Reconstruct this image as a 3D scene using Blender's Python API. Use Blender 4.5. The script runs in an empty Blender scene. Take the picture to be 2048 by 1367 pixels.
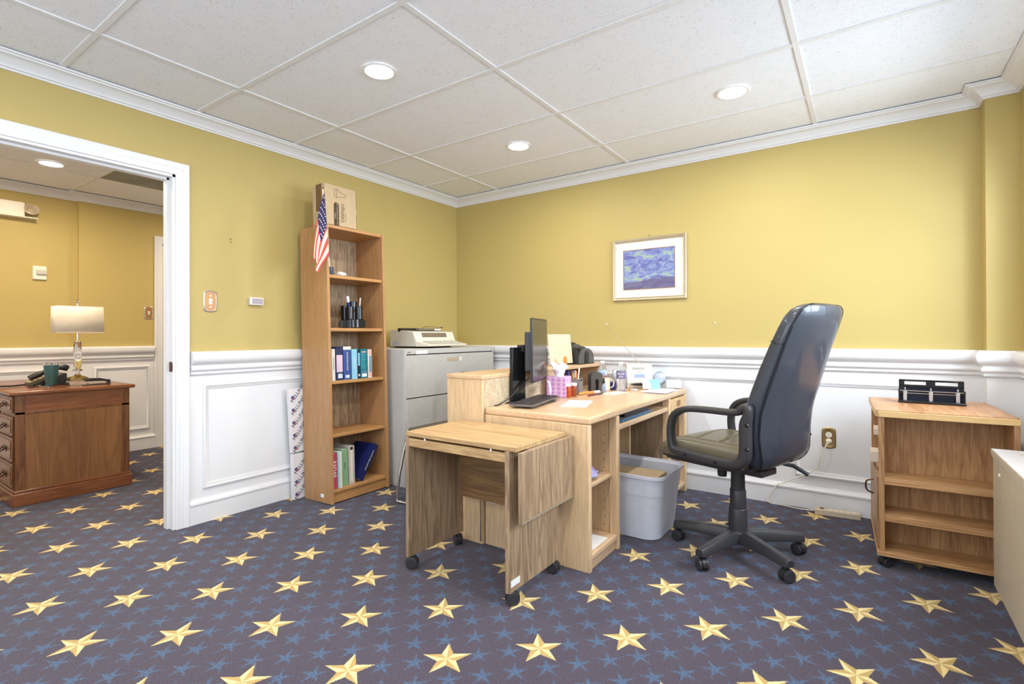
import bpy, bmesh, math, random
from mathutils import Vector, Matrix
from math import sin, cos, pi, radians, sqrt

S = bpy.context.scene
COL = S.collection
PI = pi

# ------------------------------------------------------------------ camera
FPX = 1021.08
cd = bpy.data.cameras.new('camera')
cam = bpy.data.objects.new('camera', cd)
COL.objects.link(cam)
cd.sensor_fit = 'HORIZONTAL'
cd.sensor_width = 36.0
cd.lens = FPX / 2048 * 36.0
cd.shift_y = (666.19 - 683.5) / 2048
cd.clip_start = 0.02
yaw, pit, rol = 0.6080, 0.0044, -0.0037
F_ = Vector((-sin(yaw) * cos(pit), cos(yaw) * cos(pit), sin(pit)))
r_ = Vector((cos(yaw), sin(yaw), 0))
u_ = r_.cross(F_)
r2 = r_ * cos(rol) + u_ * sin(rol)
u2 = -r_ * sin(rol) + u_ * cos(rol)
mw = Matrix((r2, u2, -F_)).transposed().to_4x4()
mw.translation = Vector((3.2471, -3.7353, 1.0998))
cam.matrix_world = mw
S.camera = cam

# ------------------------------------------------------------------ look
S.view_settings.view_transform = 'Standard'
S.view_settings.look = 'None'
S.view_settings.gamma = 1
S.view_settings.use_curve_mapping = False
S.view_settings.exposure = 0.20

# ------------------------------------------------------------------ world
W = bpy.data.worlds.new('world')
S.world = W
W.use_nodes = True
wn = W.node_tree.nodes
bg = wn['Background']
bg.inputs['Color'].default_value = (0.62, 0.78, 1.0, 1)
bg.inputs['Strength'].default_value = 2.0

# ------------------------------------------------------------------ lights
def area(name, loc, rot, sx, sy, power, color, shape='RECTANGLE', spread=PI):
    l = bpy.data.lights.new(name, 'AREA')
    l.shape = shape
    l.size = sx
    if shape in ('RECTANGLE', 'ELLIPSE'):
        l.size_y = sy
    l.energy = power
    l.color = color
    l.spread = spread
    o = bpy.data.objects.new(name, l)
    o.location = loc
    o.rotation_euler = rot
    COL.objects.link(o)
    return o

DAY = (0.79, 0.89, 1.0)
# daylight through the two windows of the right wall and the window behind the camera
area('window_daylight', (4.30, -1.0, 1.75), (0, radians(64), 0), 1.15, 1.4, 56, DAY, spread=radians(150))
area('window_daylight', (4.30, -3.75, 1.75), (0, radians(74), 0), 1.25, 1.6, 50, DAY)
area('window_daylight', (1.9, -5.55, 1.62), (radians(92), 0, 0), 2.6, 1.25, 44, DAY)
area('hall_window_daylight', (-1.6, -5.75, 1.62), (radians(90), 0, 0), 1.2, 1.25, 12, (1, 0.9, 0.75))

ROOM_LAMPS = [(1.285, -2.05), (1.287, -0.833), (2.66, -0.812), (2.66, -2.05), (1.285, -3.27), (2.66, -3.27), (1.285, -4.45), (2.66, -4.45)]
HALL_LAMPS = [(-1.765, -2.57), (-1.765, -0.9), (-1.765, -4.3), (-0.72, -2.75)]  # last two are unseen lamps, added to brighten the linen shade and desk end
CEIL = 2.397
for k, (x, y) in enumerate(ROOM_LAMPS):
    area('downlight_lamp', (x, y, CEIL - 0.03), (0, 0, 0), 0.10, 0.10, 9, (1.0, 0.94, 0.86), 'DISK')
for k, (x, y) in enumerate(HALL_LAMPS):
    area('hall_downlight_or_fill', (x, y, CEIL - 0.03), (0, 0, 0), 0.10, 0.10, 15, (1.0, 0.82, 0.60), 'DISK')
#LAMPS_END

# ================================================================== node helper
class N:
    """arithmetic on shader sockets"""
    def __init__(s, nt, sock): s.nt = nt; s.s = sock
    def _m(s, op, *a):
        n = s.nt.nodes.new('ShaderNodeMath'); n.operation = op
        for i, x in enumerate((s,) + a):
            if isinstance(x, N): s.nt.links.new(x.s, n.inputs[i])
            else: n.inputs[i].default_value = x
        return N(s.nt, n.outputs[0])
    def __add__(s, o): return s._m('ADD', o)
    __radd__ = __add__
    def __sub__(s, o): return s._m('SUBTRACT', o)
    def __rsub__(s, o): return (s * -1) + o
    def __mul__(s, o): return s._m('MULTIPLY', o)
    __rmul__ = __mul__
    def __truediv__(s, o): return s._m('DIVIDE', o)
    def f(s, op, *a): return s._m(op, *a)

def srgb(r, g, b):
    def c(v):
        v /= 255.0
        return v / 12.92 if v <= 0.04045 else ((v + 0.055) / 1.055) ** 2.4
    return (c(r), c(g), c(b), 1.0)

MATS = {}
def newmat(name):
    m = bpy.data.materials.new(name)
    m.use_nodes = True
    nt = m.node_tree
    return m, nt, nt.nodes['Principled BSDF']

def noise(nt, vec, scale, detail=3, rough=0.55, dist=0.0):
    n = nt.nodes.new('ShaderNodeTexNoise')
    n.inputs['Scale'].default_value = scale
    n.inputs['Detail'].default_value = detail
    n.inputs['Roughness'].default_value = rough
    n.inputs['Distortion'].default_value = dist
    if vec is not None: nt.links.new(vec, n.inputs['Vector'])
    return n
def coord(nt, kind='Object', scale=(1, 1, 1), rot=(0, 0, 0), loc=(0, 0, 0)):
    t = nt.nodes.new('ShaderNodeTexCoord')
    m = nt.nodes.new('ShaderNodeMapping')
    m.inputs['Scale'].default_value = scale
    m.inputs['Rotation'].default_value = rot
    m.inputs['Location'].default_value = loc
    nt.links.new(t.outputs[kind], m.inputs['Vector'])
    return m.outputs['Vector']
def ramp(nt, fac, stops):
    r = nt.nodes.new('ShaderNodeValToRGB')
    el = r.color_ramp.elements
    while len(el) < len(stops): el.new(0.5)
    for e, (p, c) in zip(el, stops):
        e.position = p; e.color = c
    nt.links.new(fac, r.inputs['Fac'])
    return r.outputs['Color']
def mixc(nt, fac, a, b, mode='MIX'):
    n = nt.nodes.new('ShaderNodeMix'); n.data_type = 'RGBA'; n.blend_type = mode
    for i, x in ((0, fac), (6, a), (7, b)):
        if isinstance(x, N): nt.links.new(x.s, n.inputs[i])
        elif hasattr(x, 'default_value') or hasattr(x, 'is_linked'): nt.links.new(x, n.inputs[i])
        else: n.inputs[i].default_value = x
    return n.outputs[2]
def bump(nt, bsdf, height, strength=0.3, dist=0.01):
    b = nt.nodes.new('ShaderNodeBump')
    b.inputs['Strength'].default_value = strength
    b.inputs['Distance'].default_value = dist
    nt.links.new(height, b.inputs['Height'])
    nt.links.new(b.outputs['Normal'], bsdf.inputs['Normal'])

def plain(name, col, rough=0.5, metal=0.0, spec=0.5, var=0.04, vscale=25, bmp=0.0, bscale=300, trans=0.0, ior=1.45, emit=None, coat=0.0):
    if name in MATS: return MATS[name]
    m, nt, b = newmat(name)
    v = coord(nt)
    n = noise(nt, v, vscale, 3)
    lo = tuple(max(0, c * (1 - var)) for c in col[:3]) + (1,)
    hi = tuple(min(1, c * (1 + var)) for c in col[:3]) + (1,)
    c = ramp(nt, n.outputs['Fac'], [(0.3, lo), (0.7, hi)])
    nt.links.new(c, b.inputs['Base Color'])
    b.inputs['Roughness'].default_value = rough
    b.inputs['Metallic'].default_value = metal
    b.inputs['Specular IOR Level'].default_value = spec
    b.inputs['IOR'].default_value = ior
    b.inputs['Transmission Weight'].default_value = trans
    b.inputs['Coat Weight'].default_value = coat
    if bmp:
        n2 = noise(nt, v, bscale, 2)
        bump(nt, b, n2.outputs['Fac'], bmp, 0.002)
    if emit:
        b.inputs['Emission Color'].default_value = emit[0]
        b.inputs['Emission Strength'].default_value = emit[1]
    MATS[name] = m
    return m

def wood(name, dark, light, axis='z', scale=1.0, rough=0.4, contrast=1.0, fig=0.5, seed=0.0, pore=None):
    """grain running along axis; dark/light linear colours"""
    if name in MATS: return MATS[name]
    m, nt, b = newmat(name)
    ax = 'xyz'.index(axis)
    s1 = [14 * scale] * 3; s1[ax] = 0.9 * scale
    s2 = [160 * scale] * 3; s2[ax] = 5 * scale
    v1 = coord(nt, scale=s1, loc=(seed, seed * 1.7, seed * .6))
    v2 = coord(nt, scale=s2, loc=(seed, seed, seed))
    n1 = noise(nt, v1, 1.0, 4, 0.6, 1.2 * fig)
    n2 = noise(nt, v2, 1.0, 3, 0.7)
    # growth rings
    w = N(nt, n1.outputs['Fac']) * 9.0
    rings = (w.f('FRACT') - 0.5).f('ABSOLUTE') * 2.0
    f = rings * (0.30 * contrast) + N(nt, n2.outputs['Fac']) * (0.55 * contrast) + N(nt, n1.outputs['Fac']) * (0.5 * contrast)
    f = f + (0.5 - 0.67 * contrast)
    c = ramp(nt, f.s, [(0.15, dark), (0.75, light)])
    nt.links.new(c, b.inputs['Base Color'])
    b.inputs['Roughness'].default_value = rough
    bump(nt, b, n2.outputs['Fac'], 0.12, 0.001)
    MATS[name] = m
    return m

# ------------------------------------------------------------------ carpet
def carpet_mat():
    m, nt, b = newmat('star_carpet')
    t = nt.nodes.new('ShaderNodeTexCoord')
    sep = nt.nodes.new('ShaderNodeSeparateXYZ')
    nt.links.new(t.outputs['Object'], sep.inputs[0])
    jit = noise(nt, t.outputs['Object'], 260, 1)
    jit2 = noise(nt, coord(nt, loc=(7, 3, 0)), 260, 1)
    H = 0.2292
    x = N(nt, sep.outputs[0]) + (N(nt, jit.outputs['Fac']) - 0.5) * 0.007
    y = N(nt, sep.outputs[1]) + (N(nt, jit2.outputs['Fac']) - 0.5) * 0.007
    X = (x - 1.836) / H
    Y = (y + 2.204) / H
    A = (X + Y) * 0.5
    B = (X - Y) * 0.5
    def star(A, B, cell, Rr, inner):
        a = A - A.f('ROUND')
        bb = B - B.f('ROUND')
        dx = (a + bb) * cell
        dy = (a - bb) * cell
        rho = (dx * dx + dy * dy).f('SQRT')
        th = dy.f('ARCTAN2', dx) + PI / 2
        w = th.f('WRAP', -PI / 5, PI / 5)
        aw = w.f('ABSOLUTE')
        px = rho * aw.f('COSINE')
        py = rho * aw.f('SINE')
        ix = inner * cos(PI / 5); iy = inner * sin(PI / 5)
        # edge from (Rr,0) to (ix,iy): inside when value > 0
        ex = ix - Rr; ey = iy
        ln = sqrt(ex * ex + ey * ey)
        val = ((px - Rr) * (ey) - py * ex) * (-1 / ln)
        return val, w, rho
    gv, gw, gr = star(A, B, H, 0.088, 0.034)
    bv, bw_, br = star(A * 3, B * 3, H / 3, 0.048, 0.0135)
    gold_mask = gv.f('GREATER_THAN', 0.0)
    facet = gw.f('GREATER_THAN', 0.0)
    yellow = mixc(nt, facet, srgb(186, 156, 96), srgb(228, 206, 148))
    # woven blue star: frayed strokes
    fr = noise(nt, t.outputs['Object'], 150, 2, 0.8)
    frn = N(nt, fr.outputs['Fac'])
    blue_mask = (bv * 220.0 + (frn - 0.5) * 5.0 + 0.35).f('MINIMUM', 1.0).f('MAXIMUM', 0.0)
    blue_mask = blue_mask * ((frn * 3.4 - 0.95).f('MINIMUM', 1.0).f('MAXIMUM', 0.12)) * 0.9
    base_n = noise(nt, t.outputs['Object'], 240, 3, 0.85)
    big_n = noise(nt, t.outputs['Object'], 2.2, 3)
    base = ramp(nt, base_n.outputs['Fac'], [(0.3, srgb(38, 33, 42)), (0.72, srgb(94, 84, 100))])
    bluec = mixc(nt, frn, srgb(48, 72, 104), srgb(88, 122, 156))
    c1 = mixc(nt, blue_mask, base, bluec)
    c2 = mixc(nt, gold_mask, c1, yellow)
    pile = mixc(nt, N(nt, base_n.outputs['Fac']) * 1.0, (0.70, 0.70, 0.70, 1), (1.28, 1.28, 1.28, 1))
    c3 = mixc(nt, 1.0, c2, pile, 'MULTIPLY')
    nt.links.new(c3, b.inputs['Base Color'])
    b.inputs['Roughness'].default_value = 0.95
    b.inputs['Specular IOR Level'].default_value = 0.15
    b.inputs['Sheen Weight'].default_value = 0.15
    bump(nt, b, base_n.outputs['Fac'], 0.5, 0.004)
    return m

def tile_mat():
    m, nt, b = newmat('fissured_ceiling_tile')
    v = coord(nt)
    vs = coord(nt, scale=(70, 150, 70))
    n = noise(nt, v, 110, 2, 0.9, 0.6)
    n1 = noise(nt, vs, 1.0, 2, 0.5, 1.5)
    vo = nt.nodes.new('ShaderNodeTexVoronoi')
    vo.inputs['Scale'].default_value = 85
    nt.links.new(v, vo.inputs['Vector'])
    dots = N(nt, vo.outputs['Distance']).f('LESS_THAN', 0.17)
    gate = N(nt, n1.outputs['Fac']).f('GREATER_THAN', 0.66)
    pit = dots.f('MAXIMUM', gate * 1.0)
    gate2 = N(nt, noise(nt, v, 14, 2).outputs['Fac']).f('GREATER_THAN', 0.44)
    pit = pit * gate2
    c = mixc(nt, pit * 0.55, (0.87, 0.885, 0.92, 1), (0.40, 0.40, 0.42, 1))
    nt.links.new(c, b.inputs['Base Color'])
    b.inputs['Roughness'].default_value = 0.9
    b.inputs['Specular IOR Level'].default_value = 0.2
    bump(nt, b, n.outputs['Fac'], 0.15, 0.002)
    return m

def paint(name, col, bmp=0.06, rough=0.55, spec=0.35):
    m, nt, b = newmat(name)
    v = coord(nt)
    n = noise(nt, v, 6, 2)
    lo = tuple(c * 0.98 for c in col[:3]) + (1,)
    c = ramp(nt, n.outputs['Fac'], [(0.3, lo), (0.7, col)])
    nt.links.new(c, b.inputs['Base Color'])
    b.inputs['Roughness'].default_value = rough
    b.inputs['Specular IOR Level'].default_value = spec
    n2 = noise(nt, v, 220, 3)
    bump(nt, b, n2.outputs['Fac'], bmp, 0.002)
    return m

CARPET = carpet_mat()
TILE = tile_mat()
YELLOW = paint('mustard_wall_paint', srgb(190, 170, 106))
WHITE = paint('white_trim_paint', (0.80, 0.80, 0.81, 1), 0.02, 0.32, 0.5)
GRID = plain('ceiling_grid', (0.80, 0.80, 0.80, 1), 0.5)
METALW = plain('white_plastic', srgb(232, 228, 214), 0.4)
OAK_Z = wood('light_oak_upright', srgb(186, 150, 108), srgb(230, 200, 160), 'z', 1.5, 0.42, 0.8)
OAK_Y = wood('light_oak_lengthwise', srgb(184, 146, 108), srgb(228, 196, 158), 'y', 1.3, 0.30, 0.8)
OAK_X = wood('light_oak_crosswise', srgb(184, 142, 94), srgb(226, 190, 140), 'x', 1.3, 0.42, 0.8)
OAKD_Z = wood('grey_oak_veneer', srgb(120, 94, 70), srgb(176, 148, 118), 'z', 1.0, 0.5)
CART_Z = wood('cart_oak_upright', srgb(112, 90, 68), srgb(180, 152, 120), 'z', 0.8, 0.5, 1.25, 1.0)
CART_X = wood('cart_oak_crosswise', srgb(150, 116, 78), srgb(204, 170, 122), 'x', 0.8, 0.5, 1.0, 0.8)
SHELF_Z = wood('honey_bookcase_upright', srgb(150, 104, 62), srgb(196, 152, 104), 'z', 1.2, 0.4, 0.6, 0.3)
SHELF_Y = wood('honey_bookcase_shelf', srgb(156, 106, 60), srgb(204, 156, 100), 'y', 1.2, 0.4, 0.6, 0.3)
BACKV = wood('striped_back_veneer', srgb(108, 84, 62), srgb(186, 162, 130), 'z', 1.6, 0.5, 1.3, 0.1, 3.0)
TEAK_Z = wood('teak_upright', srgb(134, 90, 54), srgb(190, 148, 102), 'z', 1.0, 0.42, 1.1, 0.35, 5.0)
TEAK_X = wood('teak_crosswise', srgb(150, 102, 62), srgb(206, 162, 112), 'x', 1.0, 0.42, 1.0, 0.35, 5.0)
TEAK_Y = wood('teak_lengthwise', srgb(150, 96, 60), srgb(206, 158, 112), 'y', 1.0, 0.35, 1.0, 0.35, 5.0)
EDGE = wood('pale_edge_band', srgb(206, 164, 104), srgb(232, 196, 138), 'x', 1.0, 0.45, 0.6)
WALNUT = wood('antique_walnut', srgb(78, 44, 26), srgb(138, 92, 56), 'z', 0.6, 0.3, 1.1, 0.6, 2.0)
WALNUT_Y = wood('antique_walnut_top', srgb(100, 56, 36), srgb(152, 98, 64), 'y', 0.7, 0.22, 0.9, 0.5, 2.0)
BLACKP = plain('black_plastic', (0.022, 0.021, 0.022, 1), 0.38)
BLACKG = plain('gloss_black_plastic', (0.012, 0.012, 0.013, 1), 0.12)
SMOKE = plain('smoked_grey_plastic', srgb(70, 72, 76), 0.25)
CHARC = plain('charcoal_plastic', (0.035, 0.034, 0.038, 1), 0.4, bmp=0.1, bscale=900)
LEATHER = plain('black_leather', (0.028, 0.036, 0.054, 1), 0.42, coat=0.4, bmp=0.12, bscale=420, spec=0.6)  # blue of reflected daylight mixed into the black base colour
LEATHER2 = plain('seat_leather_tan_reflection', (0.115, 0.100, 0.066, 1), 0.34, bmp=0.12, bscale=420, spec=0.6)  # yellow wall's reflection on the black seat, put into the base colour
GREYM = plain('putty_grey_metal', srgb(196, 194, 190), 0.42)
BEIGEM = plain('beige_metal', srgb(205, 190, 165), 0.45)
CHROME = plain('chrome', (0.75, 0.74, 0.72, 1), 0.12, 1.0)
BRASS = plain('polished_brass', srgb(184, 138, 80), 0.16, 1.0)
BRASSD = plain('aged_bronze', srgb(94, 66, 44), 0.3, 1.0)
GLASS = plain('clear_glass', (0.97, 0.97, 0.95, 1), 0.02, trans=1.0, ior=1.5)
WATER = plain('clear_water_plastic', (0.95, 0.97, 1.0, 1), 0.08, trans=0.85, ior=1.33)
AMBER = plain('amber_pill_plastic', srgb(226, 116, 34), 0.12, trans=0.75, ior=1.4)
PAPER = plain('white_paper', (0.84, 0.84, 0.84, 1), 0.7)
CREAMP = plain('cream_paper', srgb(240, 226, 204), 0.7)
CARD = plain('brown_cardboard', srgb(192, 168, 134), 0.8)
CARDD = plain('dark_cardboard_edge', srgb(120, 90, 56), 0.85)
INK = plain('dark_ink', srgb(70, 58, 44), 0.7)
IVORY = plain('ivory_plastic', srgb(226, 220, 204), 0.45)
IVORYG = plain('warm_grey_plastic', srgb(196, 192, 180), 0.5)
GREYTUB = plain('grey_tub_plastic', srgb(210, 214, 226), 0.45, bmp=0.05)
TUBIN = plain('tub_inner_plastic', srgb(168, 160, 148), 0.5)
SCREEN = plain('glossy_screen', (0.035, 0.03, 0.028, 1), 0.16, spec=0.9)
SHADE = plain('linen_shade', srgb(244, 232, 212), 0.9, bmp=0.15, bscale=700)
TEAL = plain('teal_metal', srgb(70, 108, 110), 0.35, 0.5)
PINK = plain('pink_tissue_carton', srgb(222, 172, 214), 0.5)
BLUE = plain('navy_cloth', srgb(22, 30, 88), 0.55)

# ================================================================== mesh builder
class MB:
    def __init__(s): s.bm = bmesh.new(); s.mi = 0
    def _f(s, vs, smooth=False):
        try:
            f = s.bm.faces.new(vs); f.material_index = s.mi; f.smooth = smooth
            return f
        except ValueError: return None
    def box(s, x0, x1, y0, y1, z0, z1, M=None):
        c = [Vector((x, y, z)) for x in (x0, x1) for y in (y0, y1) for z in (z0, z1)]
        if M is not None: c = [M @ p for p in c]
        v = [s.bm.verts.new(p) for p in c]
        for f in ((0, 1, 3, 2), (4, 6, 7, 5), (0, 4, 5, 1), (2, 3, 7, 6), (0, 2, 6, 4), (1, 5, 7, 3)):
            s._f([v[i] for i in f])
        return s
    def loft(s, rings, closed=True, cap=True, smooth=True, loop=False):
        vr = [[s.bm.verts.new(Vector(p)) for p in r] for r in rings]
        n = len(vr[0])
        m = len(vr)
        for i in range(m if loop else m - 1):
            a, b = vr[i], vr[(i + 1) % m]
            for j in range(n if closed else n - 1):
                s._f([a[j], a[(j + 1) % n], b[(j + 1) % n], b[j]], smooth)
        if cap and closed and not loop:
            s._f(list(reversed(vr[0]))); s._f(vr[-1])
        return s
    def lathe(s, prof, n=24, M=None, cap=True, smooth=True):
        """prof: list of (r,z)"""
        rings = []
        for r, z in prof:
            ring = [Vector((max(r, 1e-5) * cos(2 * PI * k / n), max(r, 1e-5) * sin(2 * PI * k / n), z)) for k in range(n)]
            if M is not None: ring = [M @ p for p in ring]
            rings.append(ring)
        return s.loft(rings, cap=cap, smooth=smooth)
    def cyl(s, p0, p1, r, r1=None, n=16, smooth=True):
        p0 = Vector(p0); p1 = Vector(p1); d = p1 - p0
        q = d.to_track_quat('Z', 'Y').to_matrix().to_4x4(); q.translation = p0
        return s.lathe([(r, 0), (r if r1 is None else r1, d.length)], n, q, smooth=smooth)
    def tube(s, pts, r, n=10, closed=False, up=None):
        pts = [Vector(p) for p in pts]
        rings = []
        m = len(pts)
        prev = None
        for i, p in enumerate(pts):
            a = pts[(i - 1) % m] if (closed or i > 0) else p
            b = pts[(i + 1) % m] if (closed or i < m - 1) else p
            t = (b - a).normalized()
            if prev is None:
                ref = Vector((0, 0, 1)) if abs(t.z) < 0.9 else Vector((1, 0, 0))
                u = t.cross(ref).normalized()
            else:
                u = (prev - t * prev.dot(t)).normalized()
            prev = u
            w = t.cross(u)
            rr = r[i] if isinstance(r, (list, tuple)) else r
            rings.append([p + (u * cos(2 * PI * k / n) + w * sin(2 * PI * k / n)) * rr for k in range(n)])
        return s.loft(rings, loop=closed)
    def prism(s, poly, plane, d0, d1, M=None, smooth=False):
        """poly of 2D points in 'xy','xz','yz' extruded along the other axis"""
        def P(a, b, d):
            v = {'xy': (a, b, d), 'xz': (a, d, b), 'yz': (d, a, b)}[plane]
            v = Vector(v)
            return M @ v if M is not None else v
        r0 = [P(a, b, d0) for a, b in poly]; r1 = [P(a, b, d1) for a, b in poly]
        return s.loft([r0, r1], smooth=smooth)
    def grid(s, fn, nu, nv, smooth=True):
        g = [[s.bm.verts.new(Vector(fn(i / nu, j / nv))) for j in range(nv + 1)] for i in range(nu + 1)]
        for i in range(nu):
            for j in range(nv):
                s._f([g[i][j], g[i + 1][j], g[i + 1][j + 1], g[i][j + 1]], smooth)
        return s
    def mat(s, i): s.mi = i; return s

def ob(name, mb, mat, parent=None, bev=0.0, seg=2, solid=0.0, sub=0, wn_=False, label=None):
    bmesh.ops.recalc_face_normals(mb.bm, faces=mb.bm.faces)
    me = bpy.data.meshes.new(name)
    mb.bm.to_mesh(me); mb.bm.free()
    me.set_sharp_from_angle(angle=radians(38))
    for m in (mat if isinstance(mat, (list, tuple)) else [mat]): me.materials.append(m)
    o = bpy.data.objects.new(name, me)
    COL.objects.link(o)
    if parent is not None: o.parent = parent
    if solid:
        md = o.modifiers.new('solid', 'SOLIDIFY'); md.thickness = solid; md.offset = 0
    if sub:
        md = o.modifiers.new('sub', 'SUBSURF'); md.levels = sub; md.render_levels = sub
    if bev:
        md = o.modifiers.new('bev', 'BEVEL'); md.width = bev; md.segments = seg; md.limit_method = 'ANGLE'; md.angle_limit = radians(40)
    if label: o['label'] = label
    return o
def struct(name, mb, mat, bev=0.0, solid=0.0):
    o = ob(name, mb, mat, None, bev, solid=solid); o['kind'] = 'structure'; return o
def thing(name, label, cat, loc=(0, 0, 0), rz=0.0, group=None, rot=None):
    o = bpy.data.objects.new(name, None); COL.objects.link(o)
    o.location = loc; o.rotation_euler = rot if rot else (0, 0, rz)
    o.empty_display_size = 0.05
    o['label'] = label; o['category'] = cat
    if group: o['group'] = group
    return o
def tag(o, label, cat, group=None, kind=None):
    o['label'] = label; o['category'] = cat
    if group: o['group'] = group
    if kind: o['kind'] = kind
    return o
def dup(root, loc, rz=None, label=None):
    r = root.copy(); COL.objects.link(r); r.location = loc
    if rz is not None: r.rotation_euler = (0, 0, rz)
    if label: r['label'] = label
    for ch in list(root.children):
        c = ch.copy(); COL.objects.link(c); c.parent = r
        for g in ch.children:
            d = g.copy(); COL.objects.link(d); d.parent = c
    return r
def text(name, body, size, mat, parent, loc, rot, ext=0.0004, align='CENTER', sx=1.0):
    cu = bpy.data.curves.new(name, 'FONT')
    cu.body = body; cu.size = size; cu.extrude = ext; cu.align_x = align; cu.align_y = 'CENTER'
    cu.resolution_u = 3
    t = bpy.data.objects.new(name, cu); COL.objects.link(t)
    dg = bpy.context.evaluated_depsgraph_get()
    me = bpy.data.meshes.new_from_object(t.evaluated_get(dg))
    bpy.data.objects.remove(t)
    me.materials.clear(); me.materials.append(mat)
    for v in me.vertices: v.co.x *= sx
    o = bpy.data.objects.new(name, me); COL.objects.link(o)
    o.parent = parent; o.location = loc; o.rotation_euler = rot
    return o
def inplane(theta):
    return tuple((Matrix.Rotation(PI / 2, 3, 'Z') @ Matrix.Rotation(PI / 2, 3, 'X') @ Matrix.Rotation(theta, 3, 'Z')).to_euler())
def smooth_path(pts, k=4, closed=False):
    pts = [Vector(p) for p in pts]; n = len(pts); out = []
    rng = range(n) if closed else range(n - 1)
    for i in rng:
        p0 = pts[(i - 1) % n] if closed or i > 0 else pts[i]
        p1 = pts[i]; p2 = pts[(i + 1) % n]
        p3 = pts[(i + 2) % n] if closed or i + 2 < n else p2
        for j in range(k):
            t = j / k
            out.append(0.5 * ((2 * p1) + (-p0 + p2) * t + (2 * p0 - 5 * p1 + 4 * p2 - p3) * t * t + (-p0 + 3 * p1 - 3 * p2 + p3) * t ** 3))
    if not closed: out.append(pts[-1])
    return out
def rrect(w, h, r, n=5):
    """rounded rectangle centred on 0, counter clockwise"""
    out = []
    for cx, cy, a0 in ((w / 2 - r, h / 2 - r, 0), (-w / 2 + r, h / 2 - r, PI / 2), (-w / 2 + r, -h / 2 + r, PI), (w / 2 - r, -h / 2 + r, 1.5 * PI)):
        for k in range(n + 1):
            a = a0 + PI / 2 * k / n
            out.append((cx + r * cos(a), cy + r * sin(a)))
    return out

# ================================================================== ROOM SHELL
RX = 3.897         # right wall
JB = 0.12          # depth of the corner pier
RY = -5.2          # rear wall
LT = 0.12          # thickness of the wall with the doorway
DY0, DY1, DZ = -3.34, -2.435, 2.03   # doorway
RAILZ = 0.985

struct('floor', MB().box(-3.0, 4.1, -5.6, 0.9, -0.05, 0.0), CARPET)

# ceiling tiles and their grid
ce = MB()
ce.box(-0.06, 4.1, RY, 0.1, CEIL + 0.006, CEIL + 0.05)
struct('ceiling', ce, TILE)
g = MB()
gx = [0.5448 + 1.2227 * k for k in range(0, 3)]
gy = [-2.959 + 0.6096 * k for k in range(-3, 5)]
for x in gx: g.box(x - 0.012, x + 0.012, RY, 0.0, CEIL, CEIL + 0.006)
for y in gy: g.box(0.0, RX, y - 0.012, y + 0.012, CEIL + 0.0005, CEIL + 0.006)
struct('trim_1', g, GRID)

def wallbox(name, parts, mats=(YELLOW, WHITE)):
    """parts: (x0,x1,y0,y1,z0,z1) split at the chair rail into paint and white"""
    m = MB()
    for x0, x1, y0, y1, z0, z1 in parts:
        if z0 < RAILZ < z1:
            m.mat(1).box(x0, x1, y0, y1, z0, RAILZ); m.mat(0).box(x0, x1, y0, y1, RAILZ, z1)
        elif z1 <= RAILZ: m.mat(1).box(x0, x1, y0, y1, z0, z1)
        else: m.mat(0).box(x0, x1, y0, y1, z0, z1)
    return struct(name, m, list(mats))
H = CEIL + 0.05
wallbox('wall_left', [(-LT, 0, DY1 - 0.0, 0.0, 0, H), (-LT, 0, DY0, DY1, DZ, H), (-LT, 0, RY, DY0, 0, H)])
wallbox('wall_back', [(-LT, 3.76, 0.0, 0.12, 0, H), (3.76, RX + .12, -JB, 0.12, 0, H)])
WZ0, WZ1 = 1.02, 2.12
wallbox('wall_right', [(RX, RX + 0.12, -1.75, -0.30, 0, WZ0), (RX, RX + 0.12, -1.75, -0.30, WZ1, H),
                       (RX, RX + 0.12, -0.30, -JB, 0, H), (RX, RX + 0.12, -2.95, -1.75, 0, H),
                       (RX, RX + 0.12, -4.55, -2.95, 0, WZ0), (RX, RX + 0.12, -4.55, -2.95, WZ1, H), (RX, RX + 0.12, RY, -4.55, 0, H)])
wallbox('wall_rear', [(-LT, 0.6, RY - .12, RY, 0, H), (0.6, 3.2, RY - .12, RY, 0, WZ0), (0.6, 3.2, RY - .12, RY, WZ1, H), (3.2, RX + .12, RY - .12, RY, 0, H)])

def window(name, axis, fixed, a0, a1):
    m = MB()
    t = 0.05
    def bx(u0, u1, z0, z1, d0=0.03, d1=0.09):
        if axis == 'x': m.box(fixed + d0, fixed + d1, u0, u1, z0, z1)
        else: m.box(u0, u1, fixed - d1, fixed - d0, z0, z1)
    bx(a0, a0 + t, WZ0, WZ1); bx(a1 - t, a1, WZ0, WZ1); bx(a0, a1, WZ0, WZ0 + t); bx(a0, a1, WZ1 - t, WZ1)
    bx((a0 + a1) / 2 - .02, (a0 + a1) / 2 + .02, WZ0, WZ1); bx(a0, a1, (WZ0 + WZ1) / 2 - .02, (WZ0 + WZ1) / 2 + .02)
    return struct(name, m, WHITE)
window('window_1', 'x', RX, -1.75, -0.30)
window('window_2', 'x', RX, -4.55, -2.95)
window('window_3', 'y', RY, 0.6, 3.2)

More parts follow.
